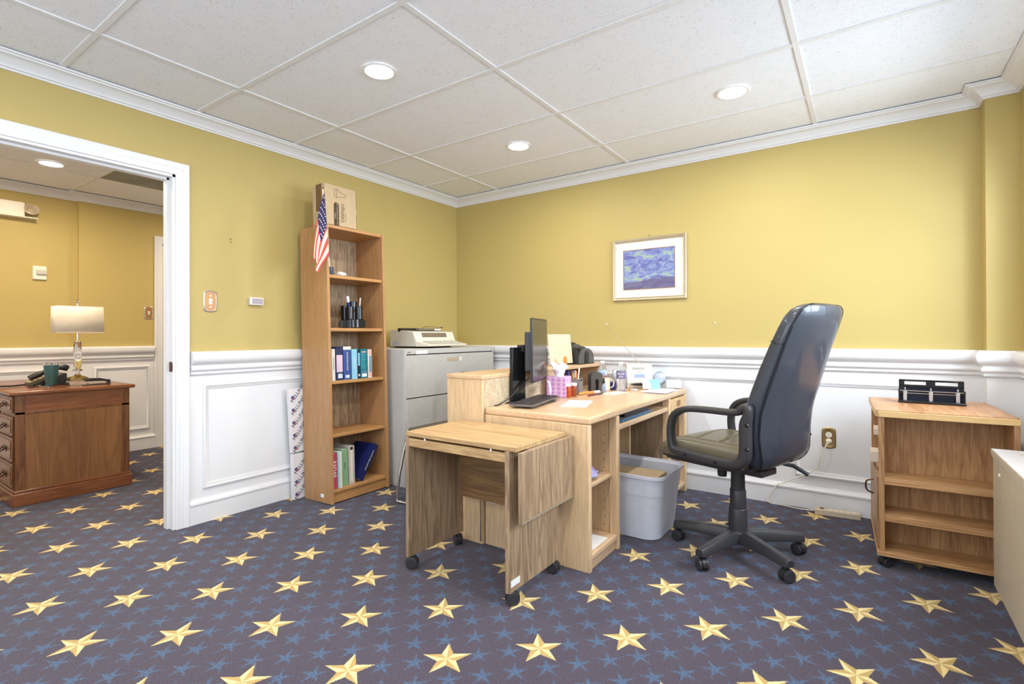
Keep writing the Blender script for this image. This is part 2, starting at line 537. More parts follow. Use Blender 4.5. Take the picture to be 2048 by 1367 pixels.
# ------------------------------------------------------------------ mouldings
def molding(m, prof, path, closed=False, left=True, ends=True):
    """sweep prof [(out,z)] along plan path [(x,y)]; 'out' points to the left of travel"""
    n = len(path); rings = []
    sgn = 1 if left else -1
    for i in range(n):
        p = Vector(path[i]).to_2d() if False else Vector((path[i][0], path[i][1]))
        def nrm(a, b):
            d = (Vector(b) - Vector(a)).normalized(); return Vector((-d.y, d.x)) * sgn
        if closed or 0 < i < n - 1:
            n1 = nrm(path[i - 1], path[i]); n2 = nrm(path[i], path[(i + 1) % n])
            mit = (n1 + n2); mit = mit / max(0.2, mit.dot(n1))
        elif i == 0: mit = nrm(path[0], path[1])
        else: mit = nrm(path[-2], path[-1])
        rings.append([Vector((p.x + mit.x * o, p.y + mit.y * o, z)) for o, z in prof])
    m.loft(rings, loop=closed, smooth=False)
    return m
CROWN = [(0, 2.330), (0.010, 2.330), (0.013, 2.338), (0.020, 2.341), (0.022, 2.347), (0.030, 2.356), (0.046, 2.369), (0.064, 2.379), (0.074, 2.381), (0.076, 2.387), (0.087, 2.389), (0.089, 2.3965), (0, 2.3965)]
RAIL = [(0, 0.873), (0.008, 0.873), (0.014, 0.880), (0.014, 0.894), (0.020, 0.898), (0.026, 0.906), (0.026, 0.916), (0.020, 0.924), (0.020, 0.932), (0.030, 0.940), (0.040, 0.950), (0.046, 0.962), (0.048, 0.980), (0.046, 0.998), (0.036, 1.004), (0.034, 1.012), (0, 1.012)]
BASE = [(0, 0.0), (0.014, 0.0), (0.014, 0.108), (0.020, 0.112), (0.020, 0.122), (0.012, 0.130), (0.008, 0.140), (0, 0.140)]
room_path = [(0, DY1 + 0.066), (0, 0), (3.76, 0), (3.76, -JB), (RX, -JB), (RX, RY), (0, RY), (0, DY0 - 0.066)]
full = [(0, RY), (0, 0), (3.76, 0), (3.76, -JB), (RX, -JB), (RX, RY)]
struct('trim_2', molding(MB(), CROWN, full, closed=True, left=False), WHITE)
struct('trim_3', molding(MB(), RAIL, [(0, DY1 + 0.072), (0, 0), (3.76, 0), (3.76, -JB), (RX, -JB), (RX, -0.5)], left=False), WHITE)
struct('trim_4', molding(MB(), RAIL, [(RX, -0.5), (RX, RY), (0, RY), (0, DY0 - 0.072)], left=False), WHITE)
struct('baseboard_left', molding(MB(), BASE, [(0, DY1 + 0.066), (0, -0.001)], left=False), WHITE)
struct('baseboard_back', molding(MB(), BASE, [(0, 0), (3.76, 0), (3.76, -JB), (RX, -JB)], left=False), WHITE)
struct('baseboard_right', molding(MB(), BASE, [(RX, -JB - .02), (RX, RY)], left=False), WHITE)
struct('baseboard_rear', molding(MB(), BASE, [(RX - .02, RY), (0, RY), (0, DY0 - 0.066)], left=False), WHITE)
PANEL = [(0, 0), (0.0, 0.006), (0.004, 0.012), (0.012, 0.014), (0.018, 0.009), (0.030, 0.005), (0.034, 0.0)]
def panel_frame(m, plane, fixed, sgn, a0, a1, z0, z1):
    """picture-frame moulding on a wall; PANEL is (inset, height off the wall)"""
    c = [(a0, z0), (a1, z0), (a1, z1), (a0, z1)]
    rings = []
    for i in range(4):
        sx = 1 if i in (0, 3) else -1
        sz = 1 if i in (0, 1) else -1
        ring = []
        for ins, h in PANEL:
            a = c[i][0] + sx * ins; z = c[i][1] + sz * ins; f = fixed + sgn * h
            ring.append(Vector((f, a, z)) if plane == 'x' else Vector((a, f, z)))
        rings.append(ring)
    m.loft(rings, loop=True, smooth=False)
pf = MB()
panel_frame(pf, 'x', 0, 1, -2.295, -1.28, 0.197, 0.820)
panel_frame(pf, 'x', 0, 1, -1.17, -0.12, 0.197, 0.820)
struct('trim_5', pf, WHITE)
pf = MB()
panel_frame(pf, 'y', 0, -1, 0.12, 1.42, 0.203, 0.808)
panel_frame(pf, 'y', 0, -1, 1.53, 2.75, 0.203, 0.808)
panel_frame(pf, 'y', 0, -1, 2.86, 3.66, 0.203, 0.808)
struct('trim_6', pf, WHITE)

# ------------------------------------------------------------------ doorway trim
CAS = [(0.0, 0.0), (0.0, 0.010), (0.004, 0.0125), (0.010, 0.0125), (0.012, 0.0115), (0.026, 0.013), (0.036, 0.0145), (0.038, 0.0135), (0.044, 0.016), (0.058, 0.0185), (0.066, 0.0185), (0.070, 0.014), (0.070, 0.0)]
def casing(m, x, sg, y0, y1, z):
    rings = []
    for (py, pz, my, mz) in ((y1, 0, 1, 0), (y1, z, 1, 1), (y0, z, -1, 1), (y0, 0, -1, 0)):
        rings.append([Vector((x + sg * h, py + my * o, pz + mz * o)) for o, h in CAS])
    m.loft(rings, smooth=False)
cm = MB()
casing(cm, 0, 1, DY0 + .004, DY1 - .004, DZ - .004)
casing(cm, -LT, -1, DY0 + .004, DY1 - .004, DZ - .004)
struct('trim_7', cm, WHITE)
jm = MB()
jm.box(-LT, 0, DY1 - 0.018, DY1, 0, DZ); jm.box(-LT, 0, DY0, DY0 + .018, 0, DZ); jm.box(-LT, 0, DY0, DY1, DZ - .018, DZ)
jm.box(-LT + .03, -.045, DY1 - 0.030, DY1 - .018, 0, DZ - .018); jm.box(-LT + .03, -.045, DY0 + .018, DY0 + .030, 0, DZ - .018); jm.box(-LT + .03, -.045, DY0 + .018, DY1 - .018, DZ - .030, DZ - .018)
struct('door_1', jm, WHITE)
sp = MB(); sp.box(-.040, -.004, DY1 - .0205, DY1 - .018, 0.90, 0.957); sp.box(-.006, 0.002, DY1 - .022, DY1 - .018, .908, .949)
tag(ob('strike_plate', sp, BRASSD, bev=.001), 'small bronze strike plate on the white door jamb', 'strike plate')

# ================================================================== HALL
HX = -2.60; HX2 = -2.64; HS = -2.185
struct('ceiling_hall', MB().box(-2.9, -0.07, -5.6, 0.9, CEIL + .006, CEIL + .05), TILE)
g = MB()
for x in (-1.90, -1.29, -0.68): g.box(x - .012, x + .012, -5.5, .6, CEIL, CEIL + .006)
for y in (-4.688, -3.469, -2.25, -1.031, 0.19): g.box(HX, -LT, y - .012, y + .012, CEIL + .0005, CEIL + .006)
struct('trim_8', g, GRID)
wallbox('wall_hall', [(HX - .12, HX, HS, -1.52, 0, H), (HX - .12, HX, -0.66, 0.7, 0, H), (HX - .12, HX, -1.52, -0.66, 2.04, H), (HX2 - .12, HX2, -5.5, HS, 0, H)])
wallbox('wall_hall_far', [(HX - .12, -LT, 0.6, 0.72, 0, H)])
wallbox('wall_hall_near', [(HX2 - .12, -2.2, -5.62, -5.5, 0, H), (-1.0, -LT, -5.62, -5.5, 0, H), (-2.2, -1.0, -5.62, -5.5, 0, WZ0), (-2.2, -1.0, -5.62, -5.5, WZ1, H)])
hp = [(HX2, -5.5), (HX2, HS), (HX, HS), (HX, 0.6), (-LT, 0.6), (-LT, -5.5)]
struct('trim_9', molding(MB(), CROWN, hp, left=False), WHITE)
struct('trim_10', molding(MB(), RAIL, [(HX2, -5.5), (HX2, HS), (HX, HS), (HX, -1.60)], left=False), WHITE)
struct('trim_11', molding(MB(), RAIL, [(HX, -0.58), (HX, 0.6), (-LT, 0.6)], left=False), WHITE)
struct('baseboard_hall', molding(MB(), BASE, [(HX2, -5.5), (HX2, HS), (HX, HS), (HX, -1.59)], left=False), WHITE)
struct('baseboard_far', molding(MB(), BASE, [(HX, -0.59), (HX, 0.6), (-LT, 0.6)], left=False), WHITE)
pf = MB()
panel_frame(pf, 'x', HX, 1, -2.075, -1.61 - .02, 0.197, 0.82)
panel_frame(pf, 'x', HX2, 1, -3.4, -2.33, 0.197, 0.82)
struct('trim_12', pf, WHITE)
cm = MB(); casing(cm, HX, 1, -1.52, -0.66, 2.04)
cm.box(HX - .12, HX, -1.52, -1.50, 0, 2.04); cm.box(HX - .12, HX, -.68, -.66, 0, 2.04); cm.box(HX - .12, HX, -1.52, -.66, 2.02, 2.04)
struct('trim_13', cm, WHITE)
dm = MB().box(HX - .09, HX - .05, -1.50, -.68, 0.005, 2.02)
panel_frame(dm, 'x', HX - .05, 1, -1.38, -.80, 1.1, 1.9); panel_frame(dm, 'x', HX - .05, 1, -1.38, -.80, .2, .95)
struct('door_2', dm, WHITE)
# grey stained return tile in the hall ceiling
tag(ob('ceiling_return_panel', MB().box(-1.888, -1.302, -2.238, -1.64, CEIL + .001, CEIL + .0055), plain('stained_grey_tile', srgb(150, 150, 138), .9, var=.18, vscale=5)), 'stained grey tile set in the hall ceiling', 'ceiling tile')

# ================================================================== CEILING DOWNLIGHTS
EMI = plain('lit_diffuser', (1, 1, 1, 1), 0.5, emit=((1, 0.97, 0.9, 1), 14.0))
TRIMW = plain('downlight_trim', (0.82, 0.82, 0.8, 1), 0.4)
def downlight(x, y, label, grp):
    t = thing('recessed_downlight', label, 'ceiling light', (x, y, CEIL), 0, grp)
    ob('trim_ring', MB().lathe([(0.069, -0.001), (0.078, -0.003), (0.083, -0.001), (0.083, 0.004), (0.069, 0.004), (0.069, -0.001)], 40, cap=False), TRIMW, t)
    ob('diffuser', MB().lathe([(0.0, -0.001), (0.070, -0.001), (0.070, 0.004), (0, 0.004)], 40), EMI, t)
    return t
labs = ['lit round downlight in the tile nearest above the bookcase and camera side', 'lit round downlight farthest back, near the corner above the desk', 'lit round downlight over the office chair on the right']
for k, (x, y) in enumerate(ROOM_LAMPS[:3]): downlight(x, y, labs[k], 'recessed ceiling lights')
downlight(HALL_LAMPS[0][0], HALL_LAMPS[0][1], 'lit round downlight in the hall ceiling through the doorway', 'recessed ceiling lights')
downlight(HALL_LAMPS[1][0], HALL_LAMPS[1][1], 'lit round downlight deep in the hall', 'recessed ceiling lights')

# ================================================================== BOOKCASE
LEAN = -math.atan(0.057 / 1.82)
bk = thing('bookcase', 'tall narrow honey wood bookcase leaning back against the left wall', 'bookcase', (0.104, -1.69, 0), rot=(0, LEAN, 0))
BW, BD, BH = 0.487, 0.297, 1.832
ob('side_panel', MB().box(0, BD, 0, 0.02, 0, BH), SHELF_Z, bk, .0015)
ob('side_panel', MB().box(0, BD, BW - .02, BW, 0, BH), SHELF_Z, bk, .0015)
ob('back_panel', MB().box(0.001, 0.006, 0.02, BW - .02, 0.06, BH - .01), BACKV, bk)
ob('top_panel', MB().box(0.002, BD - .006, 0.02, BW - .02, BH - .022, BH - .002), SHELF_Y, bk, .0015)
SZ = [1.500, 1.147, 0.797, 0.447, 0.086]
for z in SZ:
    ob('shelf', MB().box(0.007, BD - .012, 0.0205, BW - .0205, z - .022, z), SHELF_Y, bk, .003)
ob('kick_board', MB().box(BD - .04, BD - .022, 0.02, BW - .02, 0.0, 0.063), SHELF_Y, bk)
ob('price_sticker', MB().box(.18, .215, -.0006, 0, .035, .058), PAPER, bk, label='small white sticker')
Mb = Matrix.Translation((0.104, -1.69, 0)) @ Matrix.Rotation(LEAN, 4, 'Y')
def on_shelf(xl, yl, z):
    p = Mb @ Vector((xl, yl, z)); return (p.x, p.y, p.z)

def book(name, label, yl, z, th, h, d, spine,  pages=PAPER, xfront=0.27, roll=0.0, deco=None, txt=None, tcol=None, tsize=.014, grp=None):
    """book standing on a shelf with its spine to the front"""
    if grp and 'upper' in grp: yl = .0225 + (yl - .024) * 1.15; th *= 1.15
    t = thing(name, label, 'book', on_shelf(xfront, yl, z + .0006), rot=(roll, LEAN, 0), group=grp)
    c = MB()
    c.box(-d, 0, 0, .0025, 0, h); c.box(-d, 0, th - .0025, th, 0, h); c.box(-.003, 0, 0, th, 0, h)
    ob('cover', c, spine, t, .0008)
    ob('pages', MB().box(-d + .004, -.003, .0026, th - .0026, .003, h - .003), pages, t)
    if deco:
        for (a0, a1, z0, z1, m) in deco:
            ob('spine_label', MB().box(0, .0006, th * a0, th * a1, h * z0, h * z1), m, t)
    if txt:
        text('lettering', txt, tsize, tcol or PAPER, t, (.0010, th / 2, h * .55), inplane(-PI / 2))
    return t
def cm_(name, r, g_, b_, rough=.45): return plain(name, srgb(r, g_, b_), rough)
GU = 'books on the upper book shelf'; GL = 'books on the lowest shelf'
z = SZ[2]
LB = cm_('pale_blue_cover', 200, 214, 226); CR = cm_('cream_cover', 226, 220, 208); NV = cm_('navy_mottled_cover', 42, 48, 84); PL = cm_('lilac_print', 214, 188, 206)
B2 = cm_('indigo_cover', 56, 80, 142); SB = cm_('sky_blue_cover', 138, 196, 222); TL = cm_('teal_cover', 14, 112, 130); SAL = cm_('salmon_print', 226, 176, 168); DKc = cm_('black_cover', 34, 34, 40)
book('book', 'pale blue and grey thin book at the left end of the upper book row', .024, z, .016, .212, .15, LB, grp=GU)
book('book', 'cream spined book second from the left in the upper row', .041, z, .022, .210, .15, CR, grp=GU, txt='THE COLLECTION', tcol=INK, tsize=.010)
book('book', 'dark navy book with a big lilac oval on its spine', .066, z, .050, .216, .16, NV, grp=GU, deco=[(.12, .95, .25, .78, PL), (.3, .9, .06, .2, LB)])
book('book', 'indigo spined book with pale spine title in the upper row', .119, z, .055, .225, .16, B2, grp=GU, deco=[(.25, .75, .05, .14, LB), (0, 1, .90, .995, CR)], txt='INVESTIGATIONS', tcol=CR, tsize=.016)
book('book', 'light sky blue paperback in the upper row', .177, z, .042, .205, .15, SB, grp=GU, txt='HANDBOOK', tcol=PAPER, tsize=.014)
book('book', 'narrow black and blue paperback beside the teal one', .221, z, .018, .198, .14, DKc, grp=GU, deco=[(.2, .9, .45, .9, SB), (.2, .9, .08, .16, SAL)])
tb = book('book', 'teal book showing its back cover with a white barcode patch', .241, z, .054, .204, .14, TL, grp=GU, deco=[(.2, .85, .05, .16, PAPER), (.15, .85, .18, .26, cm_('grey_teal', 92, 130, 150)), (.2, .8, .88, .92, SAL)])
for kk in range(9): ob('text_line', MB().box(0.0002, .0007, .006, .044 + .004 * (kk % 3 - 1), .070 + .012 * kk, .073 + .012 * kk), cm_('teal_print', 110, 190, 200), tb)
book('book', 'salmon and white paperback at the right end of the upper row', .297, z, .032, .200, .14, CR, grp=GU, deco=[(.25, .95, .04, .2, SAL), (.3, .9, .2, .78, cm_('slate_print', 120, 150, 170)), (.25, .95, .8, .99, SAL)])
z = SZ[4]
RD = cm_('magenta_cover', 196, 72, 96); LG = cm_('aqua_cover', 176, 214, 214); GN = cm_('sage_cover', 132, 176, 132); TN = cm_('taupe_cover', 196, 186, 176); BLc = BLUE
book('book', 'magenta paperback with white RADAR lettering on the bottom shelf', .024, z, .040, .236, .17, RD, grp=GL, txt='RADAR', tcol=PAPER, tsize=.034)
book('book', 'white and aqua book beside the magenta one on the bottom shelf', .066, z, .034, .240, .17, LG, grp=GL, xfront=.275, deco=[(.45, .98, .0, 1.0, CR)])
book('book', 'sage green book on the bottom shelf', .106, z, .050, .245, .20, GN, grp=GL, xfront=.262, txt='ESSAYS', tcol=INK, tsize=.014)
book('book', 'taupe patterned thick book with black number square on the bottom shelf', .160, z, .052, .258, .21, TN, grp=GL, xfront=.262, deco=[(.35, .75, .9, .97, DKc), (.3, .7, .08, .88, CR)])
book('book', 'large navy blue volume leaning at the right of the bottom shelf', .232, z + .0262, .046, .262, .21, BLc, grp=GL, xfront=.268, roll=radians(-34), txt='ILLUSTRATED HISTORY', tcol=CR, tsize=.014)

# desk caddy on the second shelf
p = on_shelf(.18, .285, SZ[1] + .001)
t = thing('desk_caddy', 'glossy black rotating desk caddy holding pens on the bookcase shelf', 'desk organizer', p, rot=(0, LEAN, 0)); t.scale = (1.22, 1.22, 1.18)
c = MB()
c.lathe([(0.0, 0), (.062, 0), (.070, .006), (.070, .050), (.062, .054), (0, .054)], 40)
for k in range(36):
    a = 2 * PI * k / 36; c.cyl((.070 * cos(a), .070 * sin(a), .008), (.070 * cos(a), .070 * sin(a), .048), .0022, n=6)
ob('base', c, BLACKG, t)
c = MB(); c.lathe([(.030, .054), (.032, .056), (.032, .160), (.029, .162), (.029, .058), (.0, .058)], 32, cap=False)
ob('center_cup', c, BLACKG, t)
for k in range(5):
    a = 2 * PI * k / 5 + .3
    M = Matrix.Translation((.044 * cos(a), .044 * sin(a), 0))
    ob('outer_cup', MB().lathe([(0, .055), (.021, .055), (.021, .128 + .008 * (k % 2)), (.018, .130 + .008 * (k % 2)), (.018, .06), (0, .06)], 24, M, cap=False), BLACKG, t)
ob('name_band', MB().box(.0325, .034, -.018, .018, .098, .114), INK, t)
def penobj(name, label, cat, p0, p1, r, mat, capm=None, grp=None):
    p0 = Vector(p0); p1 = Vector(p1); L = (p1 - p0).length
    q = (p1 - p0).to_track_quat('Z', 'Y')
    t = thing(name, label, cat, p0, group=grp); t.rotation_mode = 'QUATERNION'; t.rotation_quaternion = q
    ob('barrel', MB().lathe([(0, 0), (r * .5, .002), (r, .012), (r, L * .72), (r * .9, L * .725), (0, L * .725)], 14), mat, t)
    ob('cap', MB().lathe([(0, L * .72), (r * 1.08, L * .72), (r * 1.08, L - .002), (r * .8, L), (0, L)], 14), capm or mat, t)
    return t
penobj('glue_pen', 'fat clear correction pen with a navy collar standing in the black caddy', 'pen', (p[0] + .031, p[1] - .046, p[2] + .075), (p[0] + .030, p[1] - .068, p[2] + .225), .009, cm_('navy_plastic', 30, 40, 110, .3), plain('frosted_plastic', (.8, .85, .9, 1), .2))
penobj('thin_pen', 'thin white pen on the right side of the black caddy', 'pen', (p[0], p[1] + .052, p[2] + .075), (p[0], p[1] + .066, p[2] + .222), .004, PAPER)
# odds and ends on the top shelf
p = on_shelf(.255, .056, SZ[0] + .001)
tag(ob('tape_roll', MB().lathe([(0, 0), (.019, 0), (.020, .002), (.020, .050), (.018, .052), (0, .052)], 28, Matrix.Translation(p)), plain('slate_blue_plastic', srgb(70, 76, 96), .3, .3)), 'small slate blue canister on the top bookcase shelf', 'canister')
def crumple(c, M, R, seed, n=14):
    rnd = random.Random(seed); rings = []
    for i in range(n + 1):
        th = PI * i / n; ring = []
        for j in range(n * 2):
            ph = 2 * PI * j / (n * 2)
            rr = R * (0.75 + 0.35 * rnd.random())
            ring.append(M @ Vector((rr * sin(th) * cos(ph), rr * 1.5 * sin(th) * sin(ph), rr * (1 - cos(th)) * .55)))
        rings.append(ring)
    return c.loft(rings, smooth=False)
c = MB(); crumple(c, Matrix.Translation(on_shelf(.245, .150, SZ[0] + .0005)), .026, 3)
tag(ob('crumpled_tissue', c, PAPER), 'crumpled white paper scrap on the top bookcase shelf', 'paper')
c = MB(); c.tube(smooth_path([on_shelf(.05, .045, 1.755), on_shelf(.07, .06, 1.748), on_shelf(.09, .085, 1.752), on_shelf(.085, .08, 1.735), on_shelf(.06, .05, 1.73)], 4), .0025, 6)
tag(ob('metal_hook', c, BRASS), 'small brass hook inside the top of the bookcase', 'hook')

# carton on top of the bookcase
bxz = (Mb @ Vector((.1, 0, BH))).z
t = thing('cardboard_box', 'brown cardboard lamp carton standing on top of the bookcase', 'box', Mb @ Vector((.290, 0, BH + .0008)), rot=(0, LEAN, 0))
Mx = Matrix.Identity(4)
ob('carton', MB().box(-.125, 0, 0, .250, 0, .268), CARD, t, .002)
ob('flap', MB().box(-.126, -.002, -.0022, -.0006, 0, .262), CARD, t, label='side flap of the carton')
ob('tape_strip', MB().box(-.09, -.03, -.0035, -.0023, .09, .268), CARDD, t)
ob('flap_slot', MB().box(-.004, .0006, .2502, .2512, .135, .255), CARDD, t)
ob('flap_slot', MB().box(-.004, .0006, .2502, .2512, .0, .10), CARDD, t)
pill = MB()
pill.prism([(.108, 0), (.108, .135)] + [(.088 + .020 * cos(a), .135 + .020 * sin(a)) for a in [PI * k / 10 for k in range(1, 10)]] + [(.068, .135), (.068, 0)], 'yz', .0001, .0006)
ob('printed_band', pill, INK, t)
R90 = inplane(PI / 2)
text('lettering', 'LED CAN RETROFIT KIT', .014, CARD, t, (.0012, .095, .078), R90, .0002)
text('lettering', 'GIMBAL', .013, CARD, t, (.0012, .079, .066), R90, .0002)
text('lettering', 'DEENJU', .036, INK, t, (.0008, .138, .092), R90, .0002)
text('lettering', 'LIGHTING SERVICE', .007, INK, t, (.0008, .163, .065), R90, .0002)
bl = MB()
path = smooth_path([(.001, .075, .222), (.001, .082, .246), (.001, .10, .240), (.001, .13, .226), (.001, .155, .222), (.001, .165, .212), (.001, .155, .200), (.001, .13, .20), (.001, .10, .19), (.001, .082, .188), (.001, .075, .20)], 3, True)
bl.tube(path, .0009, 5, closed=True); bl.tube([(.001, .092, .245), (.001, .092, .187)], .0008, 5)
ob('printed_bulb', bl, INK, t)

# ------------------------------------------------------------------ flag
fl = thing('american_flag', 'small American stick flag hanging at the bookcase front edge', 'flag', (.385, -1.742, 2.043))
# stick: top (0,0,0) to bottom
stick_b = Vector((-.005, .052, -.49))
ob('stick', MB().cyl((0, 0, 0), stick_b, .0035, n=8), CREAMP, fl)
ob('tip', MB().lathe([(.0, 0), (.004, .003), (.002, .012), (0, .016)], 8), BRASS, fl)
RED = cm_('flag_red', 206, 84, 78, .8); CRW = cm_('flag_cream', 236, 218, 196, .8); NAV = cm_('flag_navy', 44, 44, 92, .8)
def flagpt(u, v):
    """u: 0 hoist .. 1 fly (hangs down), v: 0 top .. 1 bottom stripe"""
    ht = Vector((0, 0.006, -.02)); hb = stick_b * 0.86
    hoist = ht.lerp(hb, v)
    # the drooping fly end: all stripes fall towards the lower left
    fly_top = Vector((.012, -.075, -.44)); fly_bot = Vector((.02, -.058, -.545))
    fly = fly_top.lerp(fly_bot, v)
    q = hoist.lerp(fly, u)
    q.x += .012 * sin(v * 9 + u * 4) * u + .008
    q.y += -.022 * sin(PI * u) * (1 - v)
    return q
m = MB()
nu, nv = 26, 26
gridv = [[m.bm.verts.new(flagpt(i / nu, j / nv)) for j in range(nv + 1)] for i in range(nu + 1)]
for i in range(nu):
    for j in range(nv):
        cant = (i < nu * .42) and (j < nv * 7 / 13)
        st = int(j * 9 / nv)
        m.mi = 2 if cant else (0 if st % 2 == 0 else 1)
        m._f([gridv[i][j], gridv[i + 1][j], gridv[i + 1][j + 1], gridv[i][j + 1]], True)
ob('cloth', m, [RED, CRW, NAV], fl, solid=.0012)
m = MB()
for r_i in range(7):
    for c_i in range(4):
        u = .05 + .36 * (c_i + (.5 if r_i % 2 else 0)) / 4.2; v = (r_i + .5) / 7 * (7 / 13)
        q = flagpt(u, v); du = (flagpt(u + .01, v) - q).normalized(); dv = (flagpt(u, v + .01) - q); nn = du.cross(dv).normalized()
        if nn.x < 0: nn = -nn
        dv = nn.cross(du)
        R0 = .0062
        vs = [m.bm.verts.new(q + nn * .0022 + (du * cos(PI / 2 + k * PI / 5) + dv * sin(PI / 2 + k * PI / 5)) * (R0 if k % 2 == 0 else R0 * .42)) for k in range(10)]
        m._f(vs)
ob('stars', m, CRW, fl)

# ------------------------------------------------------------------ flat printed cartons between wall and bookcase
def melling(zb, h, yb, tilt, label, dx=0):
    t = thing('flat_carton', label, 'box', (.018 + dx, yb, zb), rot=(tilt, 0, 0), group='flat printed cartons beside the bookcase')
    ob('carton', MB().box(.016, .05, 0, .10, 0, h), plain('white_printed_card', (.78, .76, .78, 1), .55), t, .001)
    n = int(h / .085)
    BL_ = cm_('print_blue', 36, 66, 140); RD_ = cm_('print_red', 214, 92, 84)
    for k in range(n + 1):
        z0 = .025 + k * .085
        if z0 > h - .05: break
        text('lettering', 'MELLING', .036, cm_('print_grey', 40, 42, 70), t, (.0509, .060, z0 + .034), inplane(radians(50)), .0003)
        mm = MB(); mm.prism([(.016, z0), (.030, z0 + .014), (.022, z0 + .020), (.012, z0 + .014), (.010, z0 + .004)], 'yz', .0502, .0508)
        ob('printed_mark', mm, BL_, t)
        mm = MB(); mm.prism([(.018, z0 - .003), (.034, z0 + .012), (.036, z0 + .002), (.028, z0 - .008)], 'yz', .0502, .0508)
        ob('printed_mark', mm, RD_, t)
    return t
melling(.001, .305, -1.755, radians(1.5), 'lower white carton printed with blue and red MELLING marks', .012)
melling(.315, .430, -1.763, radians(3.2), 'taller upper white carton printed with MELLING marks beside the bookcase', .008)

# ================================================================== LATERAL FILE CABINET + TYPEWRITER
CABZ = 1.004
fc = thing('file_cabinet', 'wide putty grey lateral file cabinet in the room corner', 'file cabinet', (.055, -1.145, 0))
CL = 1.07; CDp = .445
ob('body', MB().box(0, CDp - .018, 0, CL, 0, CABZ), GREYM, fc, .003)
ob('front_frame', MB().box(CDp - .018, CDp - .004, 0, CL, .0, CABZ), GREYM, fc, .002)
for z0, z1 in ((.645, .957), (.335, .637), (.03, .327)):
    d = ob('drawer', MB().box(CDp - .004, CDp + .002, .018, CL - .018, z0, z1), GREYM, fc, .0015)
    ob('handle', MB().box(CDp + .0018, CDp + .0032, CL / 2 - .09, CL / 2 + .06, z1 - .060, z1 - .032), plain('handle_recess', srgb(190, 172, 150), .5), d, .0008)
    ob('label_holder', MB().box(CDp + .0018, CDp + .0042, CL / 2 + .062, CL / 2 + .092, z1 - .060, z1 - .030), PAPER, d)
gap = MB()
for z0 in (.957, .637, .327): gap.box(CDp - .0045, CDp - .003, .018, CL - .018, z0 - .001, z0 + .009)
ob('drawer_gap', gap, BLACKP, fc)
ob('label_card', MB().box(CDp - .004, CDp - .002, .115, .235, .964, .990), PAPER, fc)
text('lettering', 'HON', .014, INK, fc, (CDp - .0034, .045, .978), (radians(90), 0, radians(90)))
ob('lock', MB().cyl((CDp - .005, CL - .03, .98), (CDp + .001, CL - .03, .98), .008), CHROME, fc)

tw = thing('typewriter', 'beige electric typewriter on top of the grey file cabinet', 'typewriter', (.10, -.93, CABZ + .0015), radians(4))
# front faces +x; local: x depth .40, y width .50
c = MB(); c.prism([(0, .012), (0, .135), (.03, .143), (.20, .132), (.235, .122), (.262, .058), (.272, .012)], 'xz', 0, .50)
ob('body', c, IVORYG, tw, .004)
c = MB(); c.prism([(.236, .124), (.266, .055), (.274, .012), (.395, .012), (.400, .018), (.398, .026), (.285, .050), (.272, .058), (.246, .128)], 'xz', .0, .50)
ob('front_cover', c, IVORY, tw, .002)
ob('dark_window', MB().prism([(.2465, .118), (.2595, .083), (.2625, .084), (.2495, .119)], 'xz', .09, .40), plain('smoked_window', srgb(92, 92, 84), .3), tw)
for k in range(12):
    ob('scale_mark', MB().prism([(.251, .113), (.2595, .088), (.2632, .089), (.2545, .114)], 'xz', .10 + k * .0245, .112 + k * .0245), plain('scale_tan', srgb(158, 134, 110), .5), tw)
c = MB()
for r in range(4):
    for k in range(13):
        x = .298 + r * .0215; zz = .0475 - r * .0052
        c.box(x, x + .016, .055 + k * .029 + r * .006, .055 + k * .029 + .021 + r * .006, zz, zz + .009)
ob('keys', c, IVORYG, tw, .002)
c = MB(); c.cyl((.10, -.0, .142), (.10, .5, .142), .016); ob('platen', c, BLACKP, tw)
ob('paper_rest', MB().box(.13, .165, .16, .36, .140, .156), cm_('comb_grey', 120, 116, 100), tw, .002)
ob('paper_guide', MB().box(.145, .165, .36, .44, .140, .154), PAPER, tw, .002)
ob('wire_bail', MB().tube([(.06, .30, .150), (.09, .32, .172), (.11, .42, .172), (.14, .46, .150)], .003, 6), CHROME, tw)
ob('vent_grille', MB().box(.03, .10, -.0012, 0, .022, .052), cm_('vent_lilac', 176, 176, 186), tw)
ob('rubber_foot', MB().box(.03, .25, .03, .47, 0, .012), BLACKP, tw)
for nm, xx, lab in (('pen', .120, 'dark pen lying across the top of the typewriter'),):
    penobj('ballpoint_pen', lab, 'pen', (.235, -.55, CABZ + .168), (.200, -.42, CABZ + .168), .004, CHROME, BLACKP)

# ================================================================== DESK
DZT = 0.720
dk = thing('desk', 'light oak computer desk with rounded worn edges', 'desk', (1.585, -1.60, 0))
# local: x 0..0.61 (front faces +x), y 0..1.54
DL, DW = 1.545, 0.61
ob('desktop', MB().box(0, DW, 0, DL, DZT - .036, DZT), OAK_Y, dk, .010, 3)
c = MB(); c.box(0, DW - .004, 0, .024, 0, DZT - .036); ob('end_panel', c, OAK_Z, dk, .004)
ob('front_post', MB().box(DW - .05, DW - .001, .318, .352, 0, DZT - .036), OAK_Z, dk, .006)
ob('front_post', MB().box(DW - .05, DW - .001, .0005, .026, 0, DZT - .036), OAK_Z, dk, .006)
ob('pedestal_side', MB().box(.02, DW - .05, .322, .345, 0, DZT - .036), OAK_Z, dk)
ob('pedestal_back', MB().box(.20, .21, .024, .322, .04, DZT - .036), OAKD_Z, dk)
ob('shelf', MB().box(.212, DW - .03, .026, .320, .372, .392), OAK_Y, dk, .004)
ob('shelf', MB().box(.212, DW - .002, .026, .318, .050, .084), OAK_Y, dk, .008)
ob('kick_board', MB().box(DW - .035, DW - .018, .026, .318, 0, .050), OAK_Y, dk)
hm = MB()
